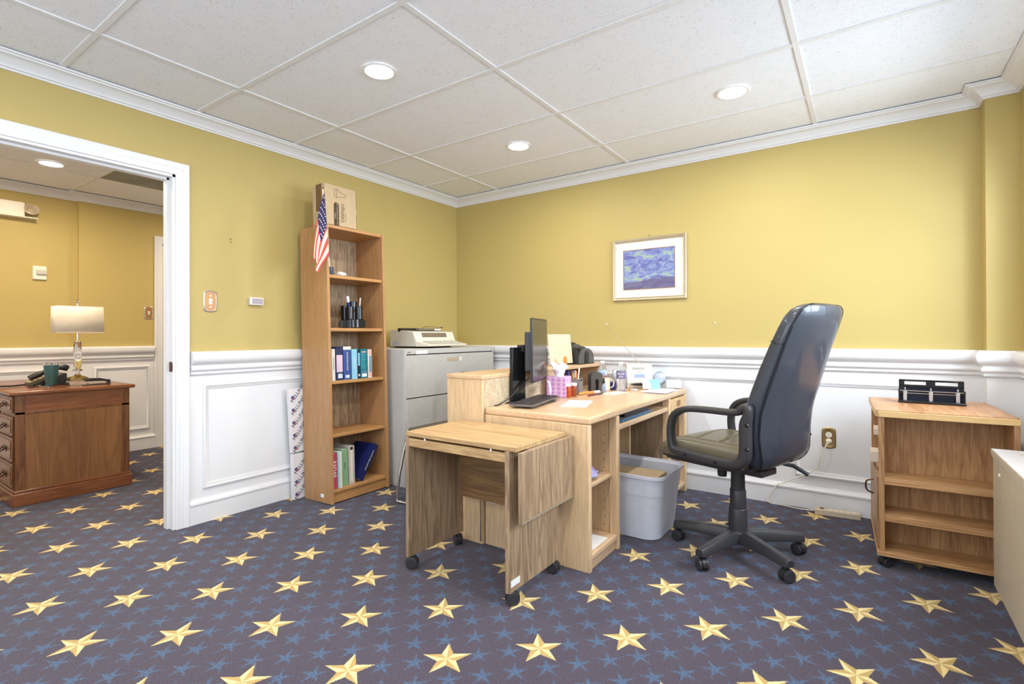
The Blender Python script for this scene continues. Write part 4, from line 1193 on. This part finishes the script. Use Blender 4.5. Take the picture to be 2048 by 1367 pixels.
# seat
def seat_top(a, s_):
    z = .578 - .010 * (1 - ((a - .05) / .25) ** 2) * 0
    if a > .16: z -= 1.9 * (a - .16) ** 2
    z -= .5 * max(0, abs(s_) - .20) ** 1.4
    z += .006 * (1 - (s_ / .25) ** 2)
    for sl in (.165,):
        z -= .010 * math.exp(-((abs(s_) - sl) / .007) ** 2) * (1 if a > -.12 else 0)
    for al in (-.10, .03, .16):
        z -= .010 * math.exp(-((a - al + .03 * sin(s_ * 8)) / .007) ** 2) * (1 if abs(s_) < .165 else .0)
    return z
def seatfn(u, v):
    a = -.165 + .50 * u; s_ = -.245 + .49 * v
    rr = .5 - abs(v - .5)
    a2 = a - .05 * max(0, (abs(s_) - .15) / .1) ** 2 * (u ** 4)
    return (a2, s_, seat_top(a, s_) - .02 * max(0, 1 - rr * 28) ** 2 - .02 * max(0, 1 - (1 - u) * 18) ** 2)
m = MB(); nu, nv = 64, 64
top = [[m.bm.verts.new(Vector(seatfn(i / nu, j / nv))) for j in range(nv + 1)] for i in range(nu + 1)]
bot = [[m.bm.verts.new(Vector((p.co.x * .985, p.co.y * .98, min(.492, p.co.z - .02)))) for p in r_row] for r_row in top]
for i in range(nu):
    for j in range(nv):
        m._f([top[i][j], top[i][j + 1], top[i + 1][j + 1], top[i + 1][j]], True)
        m._f([bot[i][j], bot[i + 1][j], bot[i + 1][j + 1], bot[i][j + 1]], True)
for i in range(nu):
    m._f([top[i][0], top[i + 1][0], bot[i + 1][0], bot[i][0]], True); m._f([top[i][nv], bot[i][nv], bot[i + 1][nv], top[i + 1][nv]], True)
for j in range(nv):
    m._f([top[0][j], bot[0][j], bot[0][j + 1], top[0][j + 1]], True); m._f([top[nu][j], top[nu][j + 1], bot[nu][j + 1], bot[nu][j]], True)
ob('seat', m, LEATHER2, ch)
m = MB(); m.loft([[Vector((x_ * 1.0 + .06, y_, z_)) for x_, y_ in rrect(w_, h_, .05)] for z_, w_, h_ in ((.452, .30, .34), (.470, .44, .46), (.492, .47, .475))])
ob('seat_pan', m, CHARC, ch)
# waterfall front roll
m = MB(); m.tube([(.285, -.20, .500), (.300, -.10, .495), (.305, 0, .493), (.300, .10, .495), (.285, .20, .500)], [.028, .040, .042, .040, .028], 18)
ob('seat_front_roll', m, LEATHER, ch)
# arms
AP = [(.185, .545, .018), (.196, .62, .016), (.184, .685, .017), (.150, .722, .017), (.09, .742, .015), (-.01, .748, .015), (-.12, .750, .015), (-.165, .757, .016), (-.188, .777, .017), (-.206, .778, .018), (-.206, .745, .020), (-.195, .70, .026), (-.195, .62, .026), (-.190, .56, .027), (-.162, .527, .025), (-.10, .517, .023), (0, .517, .023), (.10, .522, .023), (.158, .528, .020)]
for sg in (-1, 1):
    P3 = smooth_path([(a, z_, w_) for a, z_, w_ in AP], 4, True)
    m = MB(); rings = []; n = len(P3)
    for i in range(n):
        p_, q_ = P3[i - 1], P3[(i + 1) % n]
        t2 = Vector((q_.x - p_.x, q_.y - p_.y)).normalized(); nn = Vector((-t2.y, t2.x))
        hw = P3[i].z; ow = .024
        ring = []
        for k in range(16):
            th = 2 * PI * k / 16; cx, sy = cos(th), sin(th)
            e = 3.0
            dn = hw * math.copysign(abs(cx) ** (2 / e), cx); do = ow * math.copysign(abs(sy) ** (2 / e), sy)
            ring.append(Vector((P3[i].x + nn.x * dn, sg * .272 + do, P3[i].y + nn.y * dn)))
        rings.append(ring)
    m.loft(rings, loop=True)
    am = ob('armrest', m, CHARC, ch)
    for a, z_ in ((-.212, .705), (-.212, .60), (.10, .523), (-.06, .517)):
        ob('bolt', MB().cyl((a, sg * .294, z_), (a, sg * .3005, z_), .009, .007, n=14), CHROME if False else BLACKG, am)
# mechanism + column
ob('tilt_mechanism', MB().box(-.16, .12, -.07, .07, .425, .458), CHARC, ch, .006)
ob('tension_knob', MB().cyl((.085, 0, .432), (.085, 0, .375), .026, .022, n=18), CHARC, ch)
m = MB(); m.tube([(-.05, -.05, .445), (-.10, -.20, .445), (-.16, -.235, .440), (-.225, -.250, .405)], [.005, .006, .011, .010], 10); ob('height_lever', m, CHARC, ch)
ob('column_cover', MB().lathe([(.032, .430), (.034, .330), (.036, .328), (.0375, .326), (.039, .236), (.041, .234), (.043, .230), (.044, .120), (.0, .120)], 30), CHARC, ch)
m = MB(); m.lathe([(0, .060), (.040, .062), (.055, .085), (.056, .118), (.048, .128), (0, .130)], 30); ob('hub', m, CHARC, ch)
for k in range(5):
    a = radians(-110 + 72 * k - 161)
    Mr = Matrix.Rotation(a, 4, 'Z')
    rings = []
    for r0, hw, zt, zb in ((.030, .034, .130, .068), (.10, .031, .128, .074), (.20, .028, .119, .074), (.300, .026, .108, .069), (.322, .022, .104, .069)):
        ring = [Vector((r0, y_ * hw, z_)) for y_, z_ in ((-1, zb), (1, zb), (1, zb + (zt - zb) * .55), (.55, zt), (-.55, zt), (-1, zb + (zt - zb) * .55))]
        rings.append([Mr @ q for q in ring])
    sp = ob('base_arm', MB().loft(rings, smooth=False), CHARC, ch, .004, 3)
    px, py = .300 * cos(a), .300 * sin(a)
    caster(ch, px, py, .072, a + radians(60 + 25 * k), R=.029, w=.028)

# ================================================================== WALL THINGS
pic = thing('framed_picture', 'framed blue and yellow landscape print hanging on the back wall', 'picture', (1.618, 0, 1.364))
FW, FH = .568, .470
FR = [(0, 0), (0, .018), (.005, .022), (.010, .020), (.016, .014), (.020, .017), (.024, .012), (.024, .002)]
def frame_loop(w, h, prof):
    m = MB(); rings = []
    for i, (cx, cz) in enumerate(((0, 0), (w, 0), (w, h), (0, h))):
        sx = 1 if i in (0, 3) else -1; sz = 1 if i in (0, 1) else -1
        rings.append([Vector((cx + sx * o, -d_ - .001, cz + sz * o)) for o, d_ in prof])
    m.loft(rings, loop=True, smooth=False); return m
ob('frame', frame_loop(FW, FH, FR), plain('champagne_gold', srgb(190, 176, 146), .4, .4), pic)
ob('mat_board', MB().box(.022, FW - .022, -.006, -.003, .022, FH - .022), plain('cream_mat', srgb(232, 224, 212), .8), pic)
# painted stand-in: soft blue bands with warm light patches
ART = bpy.data.materials.new('blue_landscape_print'); ART.use_nodes = True
nt = ART.node_tree; b = nt.nodes['Principled BSDF']
v = coord(nt, scale=(7, 1, 16)); n1 = noise(nt, v, 1.0, 5, .6, 1.6)
v2 = coord(nt, scale=(60, 1, 140)); n2 = noise(nt, v2, 1.0, 2, .6, .8)
f = N(nt, n1.outputs['Fac']) * .75 + N(nt, n2.outputs['Fac']) * .25
cc = ramp(nt, f.s, [(.30, srgb(74, 62, 96)), (.42, srgb(92, 96, 160)), (.52, srgb(130, 142, 190)), (.60, srgb(150, 176, 150)), (.70, srgb(212, 204, 118))])
sp_ = nt.nodes.new('ShaderNodeSeparateXYZ'); tc = nt.nodes.new('ShaderNodeTexCoord'); nt.links.new(tc.outputs['Object'], sp_.inputs[0])
zz = N(nt, sp_.outputs[2]); xx = N(nt, sp_.outputs[0])
low = (zz + (N(nt, n1.outputs['Fac']) - .5) * .10 - xx * .06).f('LESS_THAN', .135)
cc = mixc(nt, low * .7, cc, srgb(96, 84, 110))
nt.links.new(cc, b.inputs['Base Color']); b.inputs['Roughness'].default_value = .6
ob('print', MB().box(.088, FW - .088, -.0072, -.0062, .085, FH - .088), ART, pic)
ob('fillet', frame_loop(FW - .17, FH - .167, [(0, .006), (0, .0085), (.004, .0085), (.004, .006)]), plain('thin_gold_line', srgb(150, 118, 84), .5), pic).location = (.085, 0, .082)
ob('hanger', MB().cyl((.29, -.001, FH + .018), (.29, -.008, FH + .012), .004, n=8), CHROME, pic)
# outlet
ol = thing('wall_outlet', 'brass wall plate with double outlet on the back wall', 'outlet', (3.047, 0, .457))
def plate(m, w, h, t_, plane='y', curved=.010, inset=0):
    pts = []
    ww, hh = w / 2 - inset, h / 2 - inset
    for k in range(7): u = -1 + 2 * k / 6; pts.append((u * ww, -hh - curved * (1 - u * u)))
    for k in range(1, 7): u = -1 + 2 * k / 6; pts.append((ww + curved * .25 * (1 - u * u), u * hh))
    for k in range(1, 7): u = 1 - 2 * k / 6; pts.append((u * ww, hh + curved * (1 - u * u)))
    for k in range(1, 6): u = 1 - 2 * k / 6; pts.append((-ww - curved * .25 * (1 - u * u), u * hh))
    return pts
c = MB(); c.loft([[Vector((x_, 0, z_)) for x_, z_ in plate(0, .072, .112, 0)], [Vector((x_, -.003, z_)) for x_, z_ in plate(0, .072, .112, 0)], [Vector((x_, -.006, z_)) for x_, z_ in plate(0, .072, .112, 0, inset=.007)], [Vector((x_, -.004, z_)) for x_, z_ in plate(0, .072, .112, 0, inset=.012)]], smooth=False)
ob('cover_plate', c, plain('bronze_gold_plate', srgb(176, 152, 104), .3, .75), ol)
for zz_ in (-.0195, .0195):
    c = MB(); c.lathe([(0, .0042), (.015, .0042), (.017, .0055), (.017, .0075), (0, .0075)], 20, Matrix.Translation((0, 0, zz_)) @ Matrix.Rotation(radians(90), 4, 'X'))
    s_o = ob('socket', c, METALW, ol)
    if zz_ > 0:
        c = MB(); c.box(-.006, -.0045, -.0078, -.0074, zz_, zz_ + .007); c.box(.0045, .006, -.0078, -.0074, zz_, zz_ + .007); c.cyl((0, -.0074, zz_ - .006), (0, -.0078, zz_ - .006), .0022, n=8)
        ob('slots', c, INK, s_o)
pc = thing('power_strip', 'beige power strip on the carpet by the baseboard, plugged into the brass outlet', 'power strip', (2.975, -.088, .001), radians(5))
ob('body', MB().box(0, .235, -.028, .028, 0, .034), BEIGEM, pc, .004, 3)
ob('switch', MB().box(.028, .048, -.008, .008, .034, .038), cm_('red_brown', 110, 50, 30), pc)
c = MB()
for k in range(5): c.box(.072 + k * .031, .088 + k * .031, -.010, .010, .0342, .0348)
ob('socket', c, IVORY, pc)
c = MB(); c.tube(smooth_path([(3.043, -.034, .432), (3.030, -.045, .405), (3.003, -.040, .335), (2.985, -.036, .268), (2.920, -.036, .217), (2.863, -.036, .186), (2.790, -.034, .140), (2.765, -.034, .130), (2.735, -.034, .080), (2.708, -.036, .030), (2.722, -.045, .0065), (2.80, -.050, .0055), (2.88, -.068, .0055), (2.935, -.082, .012), (2.974, -.086, .018)], 5), .0035, 8)
c.cyl((3.047, -.0085, .4375), (3.044, -.032, .434), .013, .009, n=14)
cord = ob('power_cord', c, IVORY, pc)
cord.matrix_parent_inverse = (Matrix.Translation((2.975, -.088, .001)) @ Matrix.Rotation(radians(5), 4, 'Z')).inverted()

def switchplate(x, y, z, label):
    t = thing('light_switch', label, 'light switch', (x, y, z))
    c = MB()
    def RR(d_, ins): return [Vector((d_, a, b_)) for a, b_ in plate(0, .074, .112, 0, inset=ins)]
    c.loft([RR(0, 0), RR(.003, 0), RR(.007, .006), RR(.0055, .010)], smooth=False)
    ob('cover_plate', c, plain('silvered_plate', srgb(206, 198, 182), .25, .7), t)
    ob('plate_face', MB().prism(plate(0, .056, .092, 0, curved=.012), 'yz', .0050, .0062), plain('brown_gold_face', srgb(176, 130, 84), .35, .3), t)
    ob('toggle', MB().box(.005, .016, -.006, .006, -.002, .014), PAPER, t, .001)
    ob('toggle_surround', MB().box(.0063, .0075, -.009, .009, -.016, .016), PAPER, t)
    for s_ in (-1, 1): ob('screw', MB().cyl((.0055, 0, s_ * .033), (.0075, 0, s_ * .033), .004, n=12), CHROME, t)
    return t
switchplate(0, -2.251, 1.312, 'brass plated light switch beside the doorway casing')
switchplate(HX, -1.638, 1.337, 'brass light switch on the far hall wall')
t = thing('wall_sensor', 'small white box sensor with grey grille on the left wall', 'sensor', (0, -2.022, 1.302))
ob('housing', MB().box(0, .028, 0, .088, 0, .048), METALW, t, .002)
ob('grille', MB().box(.0282, .0292, .012, .082, .006, .042), cm_('lilac_grey', 172, 162, 170), t)
c = MB()
for k in range(5): c.box(.008, .018, -.0006, .0, .008 + k * .0075, .011 + k * .0075)
ob('vent_slots', c, INK, t)
c = MB(); c.cyl((.0, -2.130, 1.705), (.002, -2.130, 1.705), .004, n=8); c.cyl((.0, -2.130, 1.688), (.002, -2.130, 1.688), .004, n=8)
tag(ob('screw_anchor', c, BRASSD), 'pair of small screw anchors left in the yellow wall', 'screw')
c = MB(); c.cyl((2.375, 0, 1.184), (2.375, -.006, 1.184), .005, n=10)
tag(ob('wall_nail', c, PAPER), 'small white anchor in the back wall left of the chair', 'anchor')

# hall wall things
t = thing('hall_alarm', 'cream square alarm sounder on the hall wall above the desk', 'alarm', (HX2, -2.49, 1.598))
ob('plate', MB().box(0, .018, 0, .092, 0, .118), METALW, t, .006, 3)
ob('sounder', MB().box(.018, .034, .022, .090, .045, .083), IVORYG, t, .003)
t = thing('emergency_light', 'white emergency light with round lamp head high on the hall wall', 'emergency light', (HX2, -2.76, 2.108))
ob('housing', MB().box(0, .07, 0, .21, .008, .128), METALW, t, .006, 3)
ob('bracket', MB().box(.0, .085, .0, .29, 0, .008), METALW, t)
M = Matrix.Translation((.05, .25, .07)) @ Matrix.Rotation(radians(70), 4, 'Y')
ob('lamp_head', MB().lathe([(0, -.03), (.022, -.028), (.048, .01), (.050, .028), (.044, .030), (.020, -.01), (0, -.012)], 28, M), plain('lamp_plastic', srgb(214, 200, 176), .3, trans=.2), t)

# ================================================================== RIGHT SHELF CABINET
rc = thing('shelf_cabinet', 'teak veneer rolling cabinet with open shelves in the right corner', 'cabinet', (3.276, -.772, 0), radians(2.3))
# local: x 0..0.505, y 0..0.645 front (open shelves) faces -y ; door side faces -x
QW, QD, QZ = .500, .610, .742
ob('top', MB().prism([(0, .02), (.012, 0), (QW, 0), (QW, QD), (0, QD)], 'xy', QZ - .032, QZ - .004), EDGE, rc, .002)
ob('top_veneer', MB().prism([(.002, .020), (.013, .002), (QW - .002, .002), (QW - .002, QD - .002), (.002, QD - .002)], 'xy', QZ - .004, QZ), TEAK_Y, rc)
ob('front_post', MB().box(.012, .034, .004, .022, .060, QZ - .032), EDGE if False else TEAK_Z, rc, .001)
ob('side_panel', MB().box(QW - .021, QW - .001, .004, QD, .060, QZ - .032), TEAK_Z, rc, .001)
ob('bottom_board', MB().box(.004, QW - .001, .0, QD, .058, .078), TEAK_X, rc, .002)
ob('inner_back', MB().box(.034, QW - .021, .175, .190, .078, QZ - .032), TEAK_Z, rc)
ob('inner_side', MB().box(.020, .034, .022, .175, .078, QZ - .032), TEAK_Z, rc)
for zt, nm in ((.424, 'shelf'), (.252, 'shelf')):
    ob(nm, MB().box(.034, QW - .021, .006, .175, zt - .030, zt), TEAK_X, rc, .0015)
# door side: open cubbies above, door below
ob('rear_panel', MB().box(.012, QW - .021, QD - .014, QD, .078, QZ - .032), TEAK_Z, rc)
ob('cubby_shelf', MB().prism([(.190, .560), (QD - .014, .560), (QD - .014, .574), (.190, .574)], 'yz', .030, .30), TEAK_Y, rc)
ob('cubby_floor', MB().box(.016, .30, .190, QD - .014, .425, .440), TEAK_Y, rc)
ob('cubby_back', MB().box(.30, .31, .190, QD - .014, .078, QZ - .032), TEAK_Z, rc)
d = ob('door', MB().box(.006, .022, .045, QD - .02, .085, .418), TEAK_Z, rc, .002)
ob('handle', MB().tube(smooth_path([(.006, .30, .345), (-.022, .30, .335), (-.028, .30, .312), (-.022, .30, .285), (.006, .30, .272)], 4), .004, 8), BRASSD, d)
for x_, y_ in ((.035, .04), (QW - .04, .04), (.035, QD - .05), (QW - .04, QD - .05)):
    caster(rc, x_, y_, .06, .7, R=.021, w=.026)
tag(ob('envelope_stack', MB().box(3.258, 3.39, -.50, -.38, .4412, .494), CREAMP, bev=.001), 'stack of cream envelopes poking out of the cabinet side cubby', 'envelopes')
tag(ob('cream_notepad', MB().box(3.272, 3.37, -.46, -.32, .5752, .605), CREAMP, bev=.001), 'cream note pad on the upper cubby shelf of the teak cabinet', 'notepad')
hpz = QZ + .0008
hp_ = thing('hole_punch', 'black three-hole punch standing on the teak cabinet', 'hole punch', (3.383, -.335, hpz), radians(-2))
HW_ = .262
ob('base_plate', MB().box(-.004, HW_ + .004, -.05, .05, 0, .012), BLACKG, hp_, .003)
ob('back_plate', MB().box(.004, HW_ - .004, .018, .024, .010, .085), plain('dark_blue_steel', srgb(26, 32, 48), .35, .5), hp_)
hl = MB()
def bar(x0, x1, z0, z1): hl.box(x0, x1, -.004, .004, z0, z1, Matrix.Translation((0, .012, 0)) )
bar(0, HW_, .108, .118); bar(0, HW_, .078, .092); bar(0, .024, .040, .118); bar(HW_ - .024, HW_, .040, .118); bar(.112, .150, .085, .118)
ob('handle', hl, BLACKG, hp_, .003)
ob('side_arm', MB().box(-.002, .004, -.03, .03, .008, .070), BLACKG, hp_); ob('side_arm', MB().box(HW_ - .004, HW_ + .002, -.03, .03, .008, .070), BLACKG, hp_)
ob('rod', MB().cyl((-.006, -.004, .060), (HW_ + .006, -.004, .060), .0028, n=10), CHROME, hp_)
ob('rod', MB().cyl((.03, -.012, .048), (HW_ - .03, -.012, .048), .0022, n=10), CHROME, hp_)
for k, x_ in enumerate((.026, .131, .236)):
    c = MB(); c.box(x_ - .008, x_ + .008, -.020, -.002, .012, .058); c.cyl((x_, -.010, .058), (x_, -.010, .078), .004, n=10)
    ob('punch_head', c, plain('dull_steel', (.5, .5, .5, 1), .35, .9), hp_, .001)

# ================================================================== BEIGE METAL CABINET (right edge)
wc = thing('metal_cabinet', 'beige metal cabinet with overexposed white top at the right edge', 'cabinet', (3.672, -.830, 0))
ob('body', MB().box(.004, .222, -1.05, 0, .05, .588), BEIGEM, wc, .002)
ob('plinth', MB().box(.03, .222, -1.03, -.02, 0, .05), BEIGEM, wc)
ob('rail_strip', MB().box(.001, .222, -1.05, 0, .588, .594), IVORY, wc)
ob('top', MB().box(-.002, .222, -1.06, .004, .596, .618), plain('taupe_edge', srgb(206, 192, 172), .5), wc, .0015)
ob('top_sheet', MB().box(.0, .222, -1.058, .002, .618, .6195), plain('overexposed_top_white', (.84, .84, .86, 1), .25), wc)  # glare on the beige top, put in as a white sheet colour
ob('lock', MB().cyl((.004, -.13, .535), (.0, -.13, .535), .009, .008, n=16), IVORY, wc)
tag(ob('paper_strip', MB().box(3.745, 3.755, -1.04, -.90, .6198, .6206), plain('grey_paper', (.6, .6, .62, 1), .6)), 'thin grey paper strip on the overexposed white cabinet top', 'paper')

# ================================================================== FOLDING CHAIR BEHIND CART
m = MB()
mc = thing('chrome_chair', 'chair with chrome tube frame and grey tweed seat behind the cart', 'chair', (.70, -1.36, 0))
for k, dy in enumerate((0.0, .42)):
    m = MB(); m.tube(smooth_path([(.42, .03 + dy, .445), (.10, .03 + dy, .445), (.035, .03 + dy, .430), (.012, .02 + dy, .38), (-.0, -.02 + dy, .20), (-.006, -.04 + dy, .03), (.02, -.04 + dy, .012), (.10, -.035 + dy, .012), (.50, -.03 + dy, .012)], 5), .010, 10)
    ob('leg', m, CHROME, mc)
ob('crossbar', MB().cyl((.010, .02, .33), (.010, .44, .33), .007, n=10), CHROME, mc)
ob('crossbar', MB().cyl((.015, .02, .34), (.20, .02, .34), .006, n=10), CHROME, mc)
TW = plain('grey_tweed', srgb(96, 86, 72), .9, var=.5, vscale=300)
ob('seat', MB().box(.05, .47, .0, .44, .455, .495), TW, mc, .015, 3)
ob('backrest', MB().box(.0, .42, .0, .03, 0, .28, Matrix.Translation((.06, .47, .56)) @ Matrix.Rotation(radians(-10), 4, 'X')), TW, mc, .012, 3)
m = MB()
for x_ in (.12, .40): m.cyl((x_, .44, .46), (x_, .50, .60), .009, n=10)
ob('back_support', m, CHROME, mc)

# ================================================================== HALL DESK
hd = thing('executive_desk', 'antique walnut pedestal desk in the hall', 'desk', (-1.285, -2.86, 0))
# local: end panel faces +x at x=0, drawers face -y; length to -x
HL, HW, HZ = 1.26, .625, .748
ob('desktop', MB().box(-HL - .02, .025, -.03, HW + .03, HZ - .026, HZ), WALNUT_Y, hd, .008, 3)
def pedestal(x0, x1):
    ob('pedestal', MB().box(x0 + .004, x1 - .004, .006, HW - .004, .10, HZ - .026), WALNUT, hd)
    c = MB(); c.box(x0 - .016, x1 + .016, -.014, HW + .014, 0, .085); c.box(x0 - .008, x1 + .008, -.007, HW + .007, .085, .104)
    ob('plinth', c, WALNUT_Y, hd, .006, 3)
pedestal(-.40, 0); pedestal(-HL, -HL + .40)
c = MB()
c.box(-.004, .002, .0, .05, .104, HZ - .026); c.box(-.004, .002, HW - .05, HW, .104, HZ - .026); c.box(-.004, .002, .0, HW, .595, .612)
ob('end_stiles', c, WALNUT, hd, .002)
ob('end_panel', MB().box(-.004, .0006, .05, HW - .05, .104, .595), wood('walnut_figured', srgb(98, 58, 34), srgb(160, 114, 70), 'z', .45, .3, .7, 1.0, 6.0), hd)
ob('apron_panel', MB().box(-.004, .0006, .05, HW - .05, .612, HZ - .026), WALNUT_Y, hd)
def hdrawer(x0, x1, z0, z1):
    d = ob('drawer', MB().box(x0, x1, -.008, .008, z0, z1), WALNUT, hd, .003)
    ob('drawer_field', MB().box(x0 + .03, x1 - .03, -.011, -.008, z0 + .02, z1 - .02), WALNUT_Y, d, .002)
    xm = (x0 + x1) / 2; zm = (z0 + z1) / 2
    c = MB(); c.box(xm - .05, xm + .05, -.0135, -.011, zm - .018, zm + .018)
    c.tube(smooth_path([(xm - .035, -.014, zm + .005), (xm - .03, -.030, zm - .012), (xm, -.034, zm - .020), (xm + .03, -.030, zm - .012), (xm + .035, -.014, zm + .005)], 3), .004, 6)
    ob('handle', c, BRASSD, d)
for z0, z1 in ((.115, .275), (.285, .445), (.455, .580)): hdrawer(-.375, -.03, z0, z1)
hdrawer(-.375, -.03, .605, .712); hdrawer(-.86, -.40, .605, .712)
ob('apron', MB().box(-HL + .40, -.40, .01, .03, .59, HZ - .026), WALNUT, hd)
ob('modesty_panel', MB().box(-HL + .40, -.40, HW - .04, HW - .02, .1, HZ - .026), WALNUT, hd)
HT = HZ + .0006
# lamp
lm = thing('table_lamp', 'crystal column table lamp with rectangular linen shade on the hall desk', 'lamp', (-1.53, -2.475, HT))
SH0, SH1 = .385, .575
LR = radians(0)
ob('base', MB().box(-.055, .055, -.055, .055, 0, .030), GLASS, lm, .003, label='clear crystal base block')
ob('base_slab', MB().box(-.075, .075, -.075, .075, .031, .040), GLASS, lm, .003)
c = MB(); c.loft([[Vector((x_ * s_, y_ * s_, z_)) for x_, y_ in ((1, 1), (-1, 1), (-1, -1), (1, -1))] for z_, s_ in ((.0405, .055), (.048, .055), (.060, .040), (.070, .016), (.080, .014))], smooth=False)
ob('metal_foot', c, plain('satin_nickel_gold', srgb(196, 176, 130), .2, 1.0), lm)
ob('column', MB().lathe([(0, .0805), (.012, .081), (.012, .100), (.026, .104), (.030, .112), (.014, .122), (.018, .130), (.023, .140), (.023, .300), (.020, .304), (0, .304)], 12), GLASS, lm)
ob('collar', MB().lathe([(0, .3045), (.028, .305), (.026, .312), (.012, .326), (.0, .326)], 24), CHROME, lm)
ob('stem', MB().cyl((0, 0, .326), (0, 0, .60), .006, n=12), CHROME, lm)
ob('finial', MB().lathe([(0, .60), (.008, .602), (.004, .610), (.009, .618), (.004, .628), (0, .632)], 14), CHROME, lm)
SX, SY = .072, .138
c = MB()
r0 = [Vector((x_ * SX, y_ * SY, SH0)) for x_, y_ in ((1, 1), (-1, 1), (-1, -1), (1, -1))]
r1 = [Vector((x_ * SX * .95, y_ * SY * .97, SH1)) for x_, y_ in ((1, 1), (-1, 1), (-1, -1), (1, -1))]
c.loft([r0, r1], cap=False, smooth=False)
ob('shade', c, SHADE, lm, solid=.003)
c = MB()
for rr in (r0, r1): ob('shade_trim', MB().tube(rr, .003, 6, closed=True), SHADE, lm)
c = MB(); c.cyl((-.068, 0, SH1 - .01), (.068, 0, SH1 - .01), .0015, n=6); ob('spider', c, CHROME, lm)
# cup
cu = thing('travel_tumbler', 'teal steel tumbler with silver rim on the hall desk', 'tumbler', (-1.545, -2.620, HT))
ob('cup', MB().lathe([(0, .006), (.030, .006), (.031, .010), (.043, .150), (.043, .152), (.0, .152)], 32), TEAL, cu)
ob('rim', MB().lathe([(.0432, .152), (.0445, .164), (.045, .172), (.042, .172), (.042, .152)], 32, cap=False), CHROME, cu)
ob('foot', MB().lathe([(0, 0), (.028, 0), (.030, .006), (0, .006)], 32), CHROME, cu)
ob('lid', MB().lathe([(0, .160), (.0415, .160), (.0415, .165), (0, .165)], 28), plain('clear_lid', (.8, .78, .74, 1), .1, trans=.6), cu)
# keys
ky = thing('key_bunch', 'bunch of silver keys beside the teal tumbler', 'keys', (-1.535, -2.685, HT), radians(0))
for k in range(4):
    a = radians(20 + 40 * k)
    M = Matrix.Translation((0, 0, .001 + k * .0022)) @ Matrix.Rotation(a + .6, 4, 'Z')
    c = MB(); c.box(0, .045, -.004, .004, 0, .002, M); c.cyl(M @ Vector((.052, 0, 0)), M @ Vector((.052, 0, .002)), .011, n=14)
    ob('key', c, CHROME, ky)
ob('ring', MB().tube([(.014 * cos(a) - .01, .014 * sin(a) + .0, .012) for a in [2 * PI * k / 16 for k in range(16)]], .0012, 6, closed=True), CHROME, ky)
ob('fob', MB().box(-.03, .012, -.060, -.028, 0, .006), BLACKP, ky, .002)
# stapler
stp = thing('stapler', 'black desk stapler near the right end of the hall desk', 'stapler', (-1.445, -2.470, HT), radians(88))
ob('base', MB().box(0, .165, -.018, .018, 0, .008), SMOKE, stp, .003)
c = MB(); c.prism([(.01, .030), (.012, .042), (.04, .050), (.10, .048), (.15, .034), (.158, .018), (.15, .016), (.12, .026), (.02, .028)], 'xz', -.013, .013); ob('arm', c, BLACKP, stp, .003)
ob('magazine', MB().box(.012, .150, -.008, .008, .018, .025), CHROME, stp)
ob('hinge', MB().box(.145, .162, -.014, .014, .008, .034), BLACKP, stp)
# phone
ph = thing('desk_phone', 'black office desk phone behind the tumbler', 'phone', (-1.74, -2.60, HT), radians(90))
c = MB(); c.prism([(-.10, .0), (-.10, .018), (.06, .085), (.09, .085), (.09, 0)], 'xz', -.11, .11)
ob('body', c, BLACKP, ph, .005)
Mq = Matrix.Rotation(radians(-22.7), 4, 'Y')
c = MB()
for r in range(4):
    for k in range(5): c.box(-.085 + r * .030, -.065 + r * .030, -.05 + k * .028, -.03 + k * .028, .058, .064, Matrix.Translation((0, 0, 0)) @ Mq)
ob('keypad', c, cm_('phone_keys', 160, 150, 120), ph)
c = MB(); c.tube(smooth_path([(-.115, -.085, .058), (-.06, -.085, .085), (.0, -.085, .115), (.07, -.085, .128), (.10, -.085, .118)], 4), [.020] * 5 + [.016] * 7 + [.022] * 5, 12)
ob('handset', c, BLACKP, ph)
c = MB(); c.tube(smooth_path([(-1.74, -2.72, HT + .010), (-1.72, -2.79, HT + .008), (-1.69, -2.84, HT + .012), (-1.70, -2.86, HT + .010), (-1.73, -2.80, HT + .008)], 5), .006, 8)
tag(ob('phone_cord', c, BLACKP), 'coiled dark phone cord lying on the hall desk', 'cord')
# hall desk writing pad
tag(ob('floor_mat', MB().box(-2.55, -1.78, -3.75, -2.88, .0005, .006), cm_('tan_mat', 150, 136, 118, .5), bev=.002), 'tan floor mat edge behind the hall desk', 'mat')
